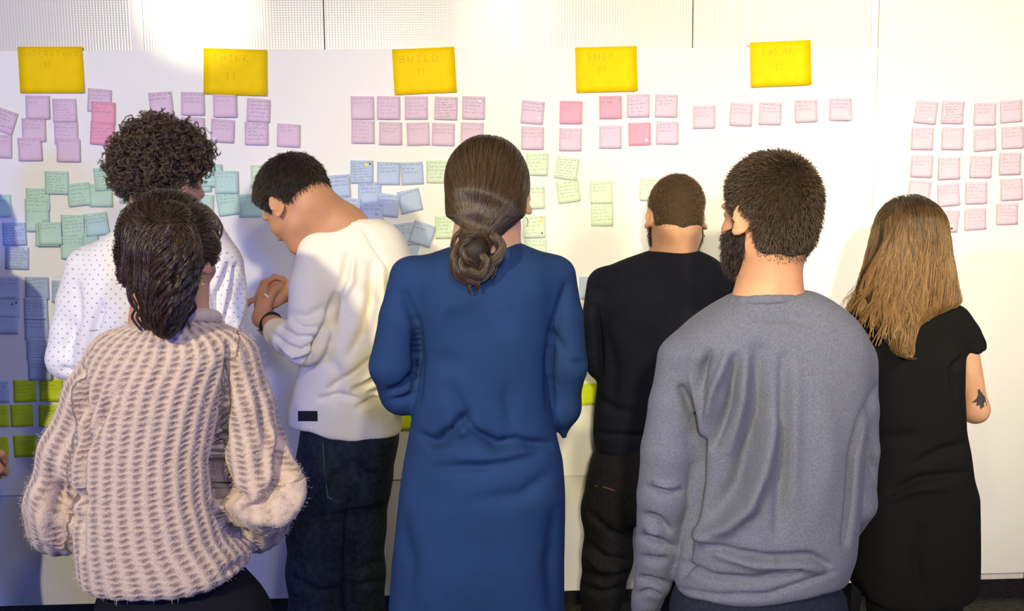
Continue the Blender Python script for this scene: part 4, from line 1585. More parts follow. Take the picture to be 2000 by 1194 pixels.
    hb = mat('dark_wavy_hair_mass', (0.008, 0.005, 0.004), .7)
    hl = hairline(-.075, -.030, -.02, .085)

    def th(L):
        return 0.015 * np.clip(hl(L) / .015, -1, 1) + .004 * np.sin(L[:, 0] * 70 + 1) * np.cos(L[:, 2] * 60)
    ex = chain([(*q(336, 430, -.09), .030), (*q(330, 490, -.12), .048), (*q(324, 560, -.12), .044), (*q(322, 610, -.13), .026), (*q(324, 640, -.13), .010)], .03)
    V, Q = P.shell(th, ex)
    hair = mesh_obj('hair', V, Q, hb, P.root)
    tie = q(336, 445, -.14)
    tz = tie[2]

    def dr(L, Pw):
        t = tie - Pw
        t /= np.linalg.norm(t, axis=1, keepdims=True)
        tail = ((Pw[:, 1] < P.hc[1] - .105) & (Pw[:, 2] < tz + .01))[:, None]
        return np.where(tail, np.array((0.0, 0, -1.0)) + np.stack([-(Pw[:, 0] - q(322, 560)[0]) * 3.0 * ss(tz - .08, tz - .2, Pw[:, 2]), 0 * Pw[:, 0], 0 * Pw[:, 0]], 1), t + np.array((0, -.5, .05)))
    S = P.strands(V, Q, 8000, dr, .17, 16, 2, .005, (.0045, 60), jit=.2)
    hair_curves('hair_strands', S, hm, hair, .0006, .0003)
    bs = []
    r = np.random.RandomState(5)
    for i in range(150):
        x0 = r.uniform(-1, 1)
        dpt = r.uniform(-.03, .03)
        pts = []
        ph, ln = r.rand() * 6.3, r.uniform(120, 218)
        for k in range(15):
            t = k / 14
            wd = (12 + 50 * math.sin(min(1, t * 1.5) * math.pi * .5)) * (1 - .75 * max(0, t - .55) / .45)
            pts.append(q(334 - 12 * t + x0 * wd + 9 * math.sin(t * 15 + ph), 440 + t * ln, -.150 - .026 * math.sin(t * 3) + dpt * .45 + x0 * x0 * .06 + .007 * math.cos(t * 15 + ph)))
        bs.append(bundle(pts, .0048, 26, 26, 6, i, .5, .0006))
    # loose curls beside the tail
    for i, (pts) in enumerate([[(262, 520), (250, 560), (256, 590), (275, 615), (283, 640), (292, 660)], [(256, 490), (247, 530), (262, 560), (252, 585), (268, 600)],
                               [(415, 450), (430, 480), (424, 500)], [(300, 620), (290, 640), (305, 662), (322, 664)], [(262, 470), (250, 500), (258, 530)],
                               [(268, 540), (252, 568), (266, 596), (258, 620), (276, 646)], [(340, 640), (334, 656), (318, 668), (306, 660)], [(370, 580), (382, 600), (366, 622), (372, 640)],
                               [(280, 600), (268, 622), (286, 645), (296, 664)], [(400, 400), (432, 440), (428, 470)], [(350, 610), (362, 630), (344, 650)]]):
        bs.append(bundle([q(a, b, -.09) for a, b in pts], .0035, 26, 26, 4, 90 + i, .6))
    tail = mesh_obj('ponytail', *field_mesh(chain([(*q(334, 440, -.12), .024), (*q(328, 500, -.13), .042), (*q(322, 570, -.13), .040), (*q(324, 625, -.13), .014)], .03), .007), hb, hair)
    hair_curves('wavy_locks', stack(*bs), hm, tail, .0006, .0003)
    e = P.lw((.086, -.012, -.052))
    pts = [e + .0075 * np.array((math.cos(a) * .7, .3 * math.cos(a), math.sin(a))) for a in np.linspace(0, 6.28, 14)]
    v, f = field_mesh([cone(a, b, .0013, .0013, .001) for a, b in zip(pts[:-1], pts[1:])], .0016)
    o = mesh_obj('earring', v, f, M_GOLD, P.root)
    o['label'] = 'small gold hoop earring'
    return P


def short_hair(P, hl, t0, col, n, length, dirs, name, rough=.45, noise=.0, fade=0.015, lift=.45, r0=.0006, seed=0, off=0):
    """close cropped hair: thin cap plus short strands"""
    base = mat(name + '_mass', tuple(c * .6 for c in col[0]), .75)
    hm = hair_mat(name, col[0], col[1], rough)

    def th(L):
        t = t0 if not callable(t0) else t0(L)
        return t * np.clip(hl(L) / fade, -1, 1) + noise * np.sin(L[:, 0] * 90) * np.sin(L[:, 1] * 80 + 1) * np.sin(L[:, 2] * 85)
    V, Q = P.shell(th)
    hair = mesh_obj('hair', V, Q, base, P.root)
    S = P.strands(V, Q, n, dirs, length, 4, seed, .001, mask=lambda L: hl(L) > -.008 + .008 * np.random.RandomState(1).rand(len(L)), lift=lift, jit=.35, lenf=lambda L: .22 + .78 * ss(0, .045, hl(L)))
    hair_curves('hair_strands', S, hm, hair, r0, r0 * .4)
    return hair


def beard(P, t0, col, n, length, name):
    base = mat(name + '_mass', tuple(c * .6 for c in col[0]), .8)
    hm = hair_mat(name, col[0], col[1], .5)

    def reg(L):
        return np.minimum(np.minimum(-.026 - L[:, 2] - .25 * np.clip(L[:, 1] - .05, 0, 1), L[:, 1] + .006 - .5 * np.clip(-.07 - L[:, 2], 0, 1)), .02 + 0 * L[:, 0]) + np.where((L[:, 1] > .0) & (L[:, 1] < .024) & (L[:, 2] < .02) & (L[:, 2] > -.04), .02, 0)

    def th(L):
        return t0 * np.clip(reg(L) / .01, -1, 1)
    keep = P.hair_ev if hasattr(P, 'hair_ev') else None
    V, Q = P.shell(th)
    b = mesh_obj('beard', V, Q, base, P.root)
    S = P.strands(V, Q, n, lambda L, Pw: np.tile(P.M @ np.array((0, .3, -1.0)), (len(L), 1)), length, 4, 5, .001, mask=lambda L: reg(L) > 0, lift=.35, jit=.4)
    hair_curves('beard_strands', S, hm, b, .0005, .0002)
    return b


# ------------------------------------------------------------------ 3: man in grey sweatshirt
def grey_man():
    P = Person('bearded man in a heather grey sweatshirt, nearest the camera, with short dark hair', -1.36, (1497, 421, 0.02), .99, 32, -2, 0, M_SKIN2)
    q = P.pt
    P.neck((1500, 600, 0.01), .060, .060)
    P.trunk(q(1508, 660), q(1480, 1080), .10, .14)
    P.arm((q(1322, 720), q(1293, 960), q(1262, 1180, .10)), (.05, .042, .03), hand=((-.15, .35, -.9), (-1, 0, .1), 1, (25, 35, 35, 40)))
    P.arm((q(1672, 722), q(1670, 970), q(1600, 1060, .24)), (.048, .036, .028), hand=((-.7, .7, .1), (0, 0, 1), -1, (30, 40, 40, 45)))
    fx = P.hc[0]
    Lg = leg_pts(P, (1400, 1190, 0), (1400, 1460, .02), fx - .13)
    Rg = leg_pts(P, (1560, 1190, 0), (1555, 1460, .02), fx + .10)
    P.legs([np.array(Lg[i][:3]) for i in (0, 1, -1)], [np.array(Rg[i][:3]) for i in (0, 1, -1)])
    P.build_body()
    P.shoes()
    navy = mat('navy_denim', (0.010, 0.014, 0.035), .85, var=.4, vscale=120, bump=(350, .3, .001))
    trousers(P, [(1110, 1345, 1620, .115, .105), (1194, 1320, 1640, .125, .11), (1260, 1325, 1640, .12, .11)], Lg, Rg, navy)
    m = mat('heather_grey_fleece', (0.142, 0.150, 0.205), .95, var=.13, vscale=260, sheen=.05, spec=.1, bump=(320, .35, .0015), col2=(0.112, 0.118, 0.170))
    rows = [(570, 1438, 1590, .068, .06), (580, 1422, 1606, .078, .068), (596, 1392, 1632, .09, .08), (620, 1352, 1662, .105, .09), (648, 1318, 1684, .116, .1), (680, 1300, 1696, .124, .11),
            (730, 1310, 1696, .13, .115), (800, 1338, 1690, .132, .12), (900, 1346, 1678, .13, .12), (1000, 1338, 1670, .13, .12), (1080, 1326, 1662, .132, .12), (1130, 1318, 1645, .13, .118), (1200, 1322, 1625, .125, .112)]
    hem = [(1300, 1155), (1330, 1170), (1380, 1181), (1430, 1187), (1480, 1185), (1540, 1174), (1600, 1152), (1650, 1132)]
    pr = [loft(rows, P.y, .03, 2.4, hem=hem, edge=.018)]
    pr += sleeve([(*q(1328, 705), .052), (*q(1314, 790), .054), (*q(1302, 880), .057), (*q(1293, 970, .01), .055), (*q(1286, 1060, .04), .050), (*q(1276, 1135, .07), .043), (*q(1266, 1165, .085), .036)], .025)
    pr += sleeve([(*q(1266, 1165, .085), .038), (*q(1262, 1184, .10), .036)], .008)
    pr += sleeve([(*q(1664, 712), .052), (*q(1676, 800), .046), (*q(1680, 880), .043), (*q(1672, 975, .02), .041)], .025) + chain([(*q(1670, 985, .02), .042), (*q(1640, 1045, .14), .038), (*q(1600, 1062, .24), .034)], .02)
    fl = [([(1514, 830), (1490, 923), (1463, 990), (1419, 1030), (1375, 1048)], 15, .013), ([(1485, 690), (1481, 787), (1460, 869), (1436, 945), (1398, 998)], 22, -.016),
          ([(1421, 690), (1394, 759), (1380, 845)], 9, .010), ([(1384, 690), (1370, 725), (1366, 760)], 9, -.013), ([(1440, 700), (1424, 790), (1394, 868)], 11, -.012),
          ([(1460, 700), (1450, 800), (1428, 880)], 10, .006), ([(1532, 700), (1532, 800), (1529, 900), (1520, 1040)], 13, -.009), ([(1552, 720), (1550, 850), (1548, 980)], 14, .004),
          ([(1385, 1064), (1440, 1080), (1500, 1090), (1584, 1086), (1620, 1105)], 6, -.011), ([(1400, 1082), (1474, 1104), (1560, 1104), (1600, 1112)], 8, .008),
          ([(1330, 1100), (1392, 1128), (1474, 1134), (1560, 1116)], 6, -.011), ([(1360, 1030), (1374, 1052), (1400, 1060)], 8, .006),
          ([(1280, 944), (1300, 949), (1322, 950)], 5, .007), ([(1268, 955), (1300, 962), (1325, 958)], 7, -.007), ([(1262, 1008), (1285, 1018), (1306, 1036)], 7, -.010), ([(1255, 1050), (1285, 1060), (1312, 1070)], 6, -.010),
          ([(1262, 1030), (1290, 1042)], 7, .006), ([(1258, 1090), (1280, 1098), (1300, 1094)], 7, -.007), ([(1250, 1130), (1278, 1138), (1304, 1143)], 6, -.010),
          ([(1330, 760), (1356, 815), (1368, 860), (1366, 940), (1350, 1030), (1335, 1120)], 7, -.017), ([(1350, 740), (1366, 790), (1376, 850)], 6, .006),
          ([(1716, 755), (1684, 826), (1667, 891), (1662, 980), (1652, 1060)], 7, -.014), ([(1700, 870), (1712, 930)], 8, -.008), ([(1480, 622), (1540, 618), (1590, 630)], 12, -.004),
          ([(1320, 1150), (1400, 1165), (1500, 1163), (1630, 1118)], 4, -.006), ([(1248, 1160), (1268, 1156), (1290, 1166)], 4, -.008), ([(1600, 760), (1620, 880), (1600, 1000)], 26, .004)]
    sw = P.cloth('sweatshirt', pr, m, .006, fl, rip=(.003, 20, 9))
    P.collar(ring(P, (1512, 586), .076, .068, -.25), .011, m, sw)
    hl = hairline(-.093, -.020, -.004, .086)

    def t0(L):
        return .0015 + .0085 * ss(-.09, .03, L[:, 2])

    def dr(L, Pw):
        # grows out of a whorl at the crown, then down the sides
        c = P.lw((.0, -.07, .085))
        t = Pw - c
        t /= np.linalg.norm(t, axis=1, keepdims=True)
        return t + np.array((0, 0, -.35))
    short_hair(P, hl, t0, ((.018, .010, .006), (.08, .044, .021)), 14000, .015, dr, 'short_dark_brown_hair', noise=.001, fade=.02, lift=.4, r0=.0007)
    beard(P, .010, ((.018, .010, .006), (.06, .033, .018)), 3500, .014, 'dark_beard')
    return P


# ------------------------------------------------------------------ 4: man in black sweater
def dark_man():
    P = Person('man in a black sweater with cropped hair standing close to the wall', -0.38, (1320, 424, 0.02), 1.0, 0, -20, 2, M_SKIN, 1.12)
    q = P.pt
    P.neck((1316, 512, .01), .066, .062)
    P.trunk(q(1300, 570), q(1295, 860), .095, .14)
    P.arm((q(1174, 568), q(1168, 700, .02), q(1215, 700, .20)), hand=((.6, .5, .3), (0, 0, 1), 1, (30, 40, 40, 45)))
    P.arm((q(1416, 568), q(1430, 700, .02), q(1400, 720, .20)), hand=((-.6, .5, .3), (0, 0, 1), -1, (30, 40, 40, 45)))
    fx = P.hc[0]
    Lg = [(*q(1210, 920), .088), (*q(1188, 1000), .078), (*q(1186, 1090), .074), (*q(1177, 1150), .064), (*q(1172, 1230), .064), (*np.array((q(1172, 1230)[0], P.y, .10)), .062)]
    Rg = [(*q(1330, 920), .088), (*q(1345, 1000), .08), (*q(1350, 1150), .07), (*np.array((q(1350, 1150)[0], P.y, .10)), .062)]
    P.legs([np.array(Lg[i][:3]) for i in (0, 2, -1)], [np.array(Rg[i][:3]) for i in (0, 2, -1)])
    P.build_body()
    P.shoes()
    jeans = mat('black_denim', (0.008, 0.008, 0.010), .85, var=.5, vscale=90, bump=(260, .4, .0015))
    j = trousers(P, [(840, 1175, 1415, .105, .1), (890, 1163, 1420, .115, .1), (940, 1150, 1425, .125, .1), (985, 1145, 1410, .12, .1), (1010, 1150, 1390, .10, .09)], Lg, Rg, jeans, 'jeans',
                 fl=[([(1145, 1060), (1180, 1090), (1225, 1095)], 6, -.008), ([(1140, 1120), (1180, 1135), (1225, 1120)], 6, -.009), ([(1140, 1145), (1175, 1160), (1215, 1150)], 5, -.008),
                     ([(1145, 1085), (1170, 1110), (1215, 1118)], 5, .006), ([(1150, 1000), (1190, 1040), (1225, 1050)], 6, -.006)])
    m = mat('black_wool', (0.0105, 0.011, 0.019), .92, sheen=.0, spec=.10, bump=(380, .3, .001), var=.2, vscale=12)
    rows = [(490, 1272, 1364, .066, .06), (496, 1250, 1378, .076, .066), (506, 1215, 1396, .088, .075), (522, 1182, 1412, .1, .085), (545, 1164, 1424, .11, .095), (590, 1160, 1430, .118, .105),
            (660, 1166, 1428, .122, .11), (745, 1168, 1424, .12, .11), (800, 1162, 1420, .118, .11), (842, 1159, 1420, .118, .11), (880, 1163, 1418, .114, .105)]
    pr = [loft(rows, P.y, .03, 2.4, edge=.012)]
    pr += sleeve([(*q(1180, 556), .052), (*q(1168, 620), .048), (*q(1168, 690, .01), .046), (*q(1174, 712, .02), .043)], .025) + chain([(*q(1175, 712, .02), .043), (*q(1195, 710, .12), .04), (*q(1215, 702, .20), .036)], .02)
    pr += sleeve([(*q(1410, 556), .052), (*q(1426, 640), .048), (*q(1430, 700, .02), .044)], .025) + chain([(*q(1430, 700, .02), .043), (*q(1415, 712, .12), .04), (*q(1400, 718, .20), .036)], .02)
    fl = [([(1163, 600), (1168, 660), (1172, 730)], 5, -.012), ([(1165, 846), (1240, 852), (1330, 852)], 4, -.008), ([(1170, 780), (1200, 800), (1235, 806)], 8, -.005), ([(1180, 640), (1200, 720), (1195, 790)], 12, -.004),
          ([(1330, 540), (1310, 620), (1300, 700)], 20, .004)]
    sw = P.cloth('sweater', pr, m, .0075, fl)
    P.collar(ring(P, (1316, 500), .076, .068, -.25, -.09), .009, m, sw)
    # orange pocket stitching
    surface_patch(j, 1163, 948, 1200, 960, mat('orange_thread', (.16, .07, .02), .8), 'pocket_stitching', j, shape=[(0, 0), (.5, .25), (1, .8), (1, .98), (.5, .45), (0, .2)])
    h0 = hairline(-.070, -.004, .010, .084)
    def hl(L):
        return h0(L) + (.010 * np.exp(-(L[:, 0] / .014) ** 2) - .008 * ss(.02, .06, abs(L[:, 0]))) * (L[:, 1] < -.02)

    def t0(L):
        return .002 + .007 * ss(-.04, .05, L[:, 2])

    def dr(L, Pw):
        return np.tile(P.M @ np.array((0, -.3, -1.0)), (len(L), 1))
    short_hair(P, hl, t0, ((.075, .040, .018), (.24, .145, .07)), 9000, .007, dr, 'cropped_light_brown_hair', fade=.03, lift=.35, r0=.0005)
    beard(P, .008, ((.06, .025, .012), (.14, .06, .028)), 2500, .012, 'auburn_beard')
    return P


# ------------------------------------------------------------------ 5: curly man
def curly_man():
    P = Person('man in a white speckled shirt with dark curly hair, behind the woman with the ponytail', -0.76, (326, 350, 0.02), .98, -42, -8, 0)
    q = P.pt
    P.neck((322, 450, 0), .058, .064)
    P.trunk(q(305, 540), q(300, 840), .095, .135)
    P.arm((q(170, 540), q(132, 690, .0), q(190, 690, .22)), hand=((.6, .7, .1), (0, 0, 1), 1, (30, 40, 40, 45)))
    P.arm((q(438, 540), q(442, 690, .0), q(400, 700, .22)), hand=((-.6, .7, .1), (0, 0, 1), -1, (30, 40, 40, 45)))
    fx = P.pt(300, 500)[0]
    Lg = leg_pts(P, (255, 900, 0), (262, 1150, .02), fx - .05, .02, (.085, .07, .06, .055))
    Rg = leg_pts(P, (350, 900, 0), (350, 1150, .02), fx + .09, .02, (.085, .07, .06, .055))
    P.legs([np.array(Lg[i][:3]) for i in (0, 1, -1)], [np.array(Rg[i][:3]) for i in (0, 1, -1)])
    P.build_body()
    P.shoes()
    trousers(P, [(840, 195, 415, .11, .1), (900, 190, 420, .12, .1), (960, 195, 415, .11, .1)], Lg, Rg, mat('charcoal_twill', (.02, .02, .025), .85))
    m = dotted_material('speckled_white_cotton', (.86, .83, .80), (.42, .36, .34), .024)
    rows = [(424, 268, 408, .062, .06), (436, 246, 424, .074, .07), (456, 212, 440, .088, .08), (480, 178, 452, .1, .09), (510, 158, 460, .11, .1), (560, 150, 462, .118, .11), (640, 148, 460, .12, .11),
            (760, 150, 456, .12, .115), (860, 152, 452, .12, .115), (950, 160, 446, .115, .11)]
    pr = [loft(rows, P.y, .03, 2.4)]
    pr += sleeve([(*q(172, 525), .055), (*q(152, 590), .053), (*q(138, 650), .052), (*q(132, 700, .0), .055)], .03) + sleeve([(*q(132, 702, .0), .052), (*q(160, 700, .12), .046), (*q(190, 692, .22), .036)], .02)
    pr += sleeve([(*q(432, 520), .052), (*q(441, 600), .052), (*q(444, 690, .0), .05)], .03) + chain([(*q(444, 692, .0), .048), (*q(425, 698, .12), .044), (*q(400, 702, .22), .036)], .02)
    fl = [([(200, 600), (185, 640), (165, 700), (160, 740)], 7, -.010), ([(150, 560), (150, 620), (130, 690)], 8, -.006), ([(340, 560), (200, 640)], 30, .003), ([(448, 520), (430, 570), (425, 620)], 6, -.012),
          ([(462, 520), (455, 570), (440, 630)], 5, -.010), ([(475, 540), (468, 600), (462, 640)], 5, .008), ([(420, 490), (412, 540), (420, 600)], 9, -.008), ([(120, 720), (150, 730)], 6, -.006)]
    ctr = P.pt(305, 600)

    def around(V):
        # dots run round the body and round each sleeve
        cx = np.clip(V[:, 0], ctr[0] - .12, ctr[0] + .12)
        out = np.abs(V[:, 0] - ctr[0]) > .17
        an = np.arctan2(V[:, 0] - ctr[0], -(V[:, 1] - ctr[1]) * 1.4)
        aa = np.arctan2(V[:, 0] - ctr[0] - np.sign(V[:, 0] - ctr[0]) * .215, -(V[:, 1] - ctr[1]))
        return {'u': np.where(out, aa * .055, an * .165), 'v': V[:, 2]}, None
    sh = P.cloth('shirt', pr, m, .007, fl, attrs=around)
    P.collar(ring(P, (325, 434), .072, .064, -.25), .012, mat('white_collar_cotton', (.86, .83, .80), .85), sh)
    # hair
    hb = mat('curly_hair_mass', (.022, .014, .009), .7)
    hm = hair_mat('curly_dark_brown_hair', (.025, .015, .009), (.13, .085, .045), .4)
    hl = hairline(-.058, .002, .012, .07)

    def th(L):
        return (.006 + .023 * ss(-.07, .02, L[:, 2])) * np.clip(hl(L) / .02, -1, 1) + .005 * np.sin(L[:, 0] * 110 + L[:, 2] * 40) * np.sin(L[:, 1] * 105) * np.sin(L[:, 2] * 115 + 1) * (hl(L) > 0)
    V, Q = P.shell(th)
    hair = mesh_obj('hair', V, Q, hb, P.root)
    N = normals(V, Q)
    r = np.random.RandomState(11)
    ok = np.where(hl(P.tl(V)) > .0)[0]
    idx = r.choice(ok, 1500)
    out = []
    S = 22
    t = np.linspace(0, 1, S)[None, :, None]
    for rep in range(7):
        jit = r.normal(size=(len(idx), 1, 3))
        if rep == 0:
            ax0 = r.normal(size=(len(idx), 3))
            L = r.uniform(.022, .043, (len(idx), 1, 1))
            rad = r.uniform(.004, .0085, (len(idx), 1, 1))
            turns = r.uniform(1.3, 2.4, (len(idx), 1, 1))
            ph = r.rand(len(idx), 1, 1) * 6.3
            k = ss(-.07, .02, P.tl(V[idx])[:, 2])[:, None]
            d = N[idx] * .35 + np.array((0, 0, -.30)) + ax0 * .45
            d /= np.linalg.norm(d, axis=1, keepdims=True)
            L = L * (.45 + .55 * k)[:, None]
            rad = rad * (.6 + .4 * k)[:, None]
            A = np.cross(d, ax0)
            A /= np.linalg.norm(A, axis=1, keepdims=True)
            B = np.cross(d, A)
        c = V[idx][:, None] + N[idx][:, None] * .001 + d[:, None] * L * t + jit * .0012
        rr = rad * (1 + .12 * r.normal(size=(len(idx), 1, 1)))
        a = ph + t * turns * 6.28 + .15 * r.normal(size=(len(idx), 1, 1))
        out.append(c + A[:, None] * rr * (np.cos(a) - np.cos(ph)) + B[:, None] * rr * (np.sin(a) - np.sin(ph)))
    hair_curves('curls', np.concatenate(out, 0), hm, hair, .00055, .0003)
    return P


# ------------------------------------------------------------------ 6: man in cream sweater
def cream_man():
    P = Person('man in a cream sweater and dark jeans, head bowed over his hands, wearing a watch', -0.62, (577, 400, 0.0), 1.0, 58, -42, 0, M_SKIN2)
    q = P.pt
    P.body += [cone(P.lw((0, -.045, -.04)), q(672, 452, .0), .062, .07, .03), cone(P.lw((0, .0, -.06)), q(660, 470, .02), .05, .07, .03), cone(q(668, 450, .0), q(690, 500, 0), .068, .08, .03)]
    P.trunk(q(695, 540, .02), q(690, 830, .02), .10, .14)
    wl = q(512, 622, .02)
    wr = q(582, 567, .09)
    P.arm((q(620, 520, -.06), q(592, 672, -.11), wl), (.036, .034, .027), hand=((-.10, .75, .85), (-.95, -.3, .1), 1, (52, 70, 75, 75), 30), bare=True)
    P.arm((q(760, 530, .08), q(690, 670, .16), wr), (.048, .038, .028), hand=((-1, .0, -.03), (0, -.35, 1), -1, (25, 75, 80, 80), 12))
    fx = q(680, 800)[0]
    Lg = [(*q(640, 930, -.02), .095), (*q(625, 1030, -.02), .092), (*q(618, 1120, -.02), .083), (*q(620, 1200, -.02), .08), (*np.array((q(622, 1190)[0], P.y - .02, .10)), .066)]
    Rg = [(*q(705, 930, .04), .095), (*q(700, 1030, .05), .075), (*q(702, 1120, .06), .07), (*np.array((q(705, 1120)[0], P.y + .07, .10)), .062)]
    P.legs([np.array(Lg[i][:3]) for i in (0, 2, -1)], [np.array(Rg[i][:3]) for i in (0, 2, -1)])
    P.build_body()
    P.shoes()
    jeans = mat('dark_denim', (0.014, 0.022, 0.034), .85, var=.45, vscale=70, bump=(300, .35, .0015), col2=(.007, .011, .020))
    j = trousers(P, [(820, 592, 778, .11, .1), (860, 584, 781, .118, .11), (900, 581, 774, .122, .11), (940, 577, 758, .12, .11), (975, 574, 752, .11, .1)], Lg, Rg, jeans, 'jeans',
                 fl=[([(690, 900), (660, 930), (640, 960)], 7, -.006), ([(690, 960), (684, 1050), (682, 1190)], 8, -.012), ([(570, 1130), (620, 1160), (675, 1150)], 8, -.007), ([(690, 1120), (720, 1105), (748, 1100)], 5, -.006),
                     ([(690, 1150), (720, 1140), (750, 1135)], 5, -.006), ([(695, 905), (712, 930), (735, 925)], 8, -.008), ([(620, 1000), (640, 1050), (670, 1090)], 9, -.005)])
    m = mat('cream_wool', (0.90, 0.84, 0.72), .9, sheen=.05, spec=.12, var=.05, vscale=300, bump=(360, .35, .0012))
    rows = [(428, 662, 742, .05, .05), (436, 640, 762, .068, .06), (450, 615, 780, .085, .075), (472, 600, 792, .1, .09), (500, 592, 803, .11, .1), (540, 592, 810, .118, .11), (600, 600, 806, .12, .115),
            (660, 600, 797, .12, .115), (730, 580, 788, .12, .11), (790, 560, 783, .12, .11), (870, 556, 784, .118, .11)]
    hem = [(545, 830), (575, 842), (605, 846), (640, 860), (690, 866), (730, 864), (790, 846)]
    pr = [loft(rows, P.y, .03, 2.3, hem=hem, edge=.012)]
    pr += sleeve([(*q(624, 492, -.04), .060), (*q(609, 560, -.08), .063), (*q(604, 640, -.115), .058), (*q(594, 672, -.12), .056)], .03)
    pr += sleeve([(*q(594, 674, -.12), .056), (*q(566, 662, -.08), .050), (*q(541, 648, -.04), .040)], .015)
    pr += sleeve([(*q(760, 520, .08), .055), (*q(720, 610, .14), .052), (*q(690, 665, .16), .05)], .03) + chain([(*q(690, 665, .16), .05), (*q(640, 625, .13), .045), (*q(600, 577, .10), .036)], .02)
    fl = [([(680, 500), (671, 542), (661, 568)], 6, -.014), ([(690, 500), (688, 550), (670, 580)], 5, .006), ([(657, 578), (646, 626), (630, 660), (604, 712)], 7, -.026),
          ([(728, 520), (726, 588), (710, 651), (684, 695)], 10, -.011), ([(745, 520), (745, 600), (728, 670)], 10, .007), ([(770, 560), (762, 640), (740, 690)], 9, -.009),
          ([(730, 700), (690, 733), (642, 760)], 6, -.012), ([(758, 712), (724, 745), (690, 765)], 6, -.010), ([(740, 722), (700, 752)], 6, .006), ([(625, 780), (661, 773), (700, 780)], 5, -.009),
          ([(700, 796), (736, 781), (765, 790)], 6, -.011), ([(720, 770), (760, 762)], 6, -.008), ([(640, 700), (660, 730), (655, 780)], 12, -.005),
          ([(532, 652), (560, 676), (590, 686), (618, 668)], 4, -.009), ([(548, 640), (580, 660), (622, 660)], 4, -.008), ([(548, 690), (578, 706), (608, 700)], 4, -.008), ([(560, 620), (590, 640), (625, 640)], 5, -.005),
          ([(545, 672), (575, 696), (612, 684)], 3.5, .006), ([(710, 445), (730, 480), (755, 520)], 4, -.004), ([(635, 600), (600, 620), (565, 615)], 8, -.006)]
    sw = P.cloth('sweater', pr, m, .006, fl, rip=(.003, 20, 5))
    P.collar(ring(P, (702, 440), .066, .064, -.2, -.05), .009, m, sw)
    sp = surface_patch(sw, 582, 803, 620, 823, mat('black_leather_patch', (.010, .010, .012), .6), 'fabric_patch', sw, off=.003)
    sp['label'] = 'small black rectangular patch near the hem'
    th_ = mat('pale_thread', (.10, .12, .14), .8)
    o = surface_patch(j, 630, 867, 676, 984, th_, 'pocket_stitching', j, shape=[(0, 0), (.04, 0), (.10, .45), (.24, .88), (.6, .95), (1, 1), (1, 1.015), (.58, .975), (.20, .91), (.05, .46)], off=.002)
    # watch
    ax_ = (q(592, 672, -.07) - wl)
    ax_ /= np.linalg.norm(ax_)
    cw = wl + ax_ * .035
    A = np.cross(ax_, (0, 1, 0))
    A /= np.linalg.norm(A)
    B = np.cross(ax_, A)
    pts = [cw + .031 * (A * math.cos(a) + B * math.sin(a)) for a in np.linspace(0, 2 * math.pi, 48)]
    v, f = field_mesh([cone(a - ax_ * .007, a + ax_ * .007, .0035, .0035, .002) for a in pts], .0022)
    band = mesh_obj('watch', v, f, mat('black_rubber', (.012, .012, .016), .5), P.root)
    dirn = A * -.9 + B * .35
    dirn = dirn if dirn[0] < 0 else -dirn
    dirn /= np.linalg.norm(dirn)
    Mx = np.stack([np.cross(dirn, ax_), ax_, dirn], 1)
    cc = cw + dirn * .036
    v, f = field_mesh(local([cone((-.010, 0, 0), (.010, 0, 0), .014, .014, .0, flat=((0, 0, 1), .35))], Mx, cc), .0022)
    mesh_obj('watch_case', v, f, mat('steel', (.5, .55, .6), .25, metal=1.0), band)
    # the small white thing between his fingers
    pc = q(521, 577, .03)
    v, f = field_mesh([cone(pc + (-.004, -.01, .004), pc + (.006, -.012, -.003), .0032, .0028, .0)], .0025)
    o = mesh_obj('paper_scrap', v, f, mat('white_scrap', (.85, .84, .82), .6))
    tag(o, 'tiny white scrap pinched between the bowing man\'s fingers', 'scrap')
    hl = hairline(-.058, .008, -.004, .078)

    def t0(L):
        return .004 + .012 * ss(-.04, .05, L[:, 2])

    def dr(L, Pw):
        c = P.lw((0, -.05, .10))
        t = Pw - c
        t /= np.linalg.norm(t, axis=1, keepdims=True)
        return t * .6 + (P.M @ np.array((0, .5, -.5)))[None]
    short_hair(P, hl, t0, ((.014, .009, .007), (.06, .035, .022)), 11000, .018, dr, 'short_black_brown_hair', fade=.02, lift=.28, r0=.0006, seed=4)
    return P


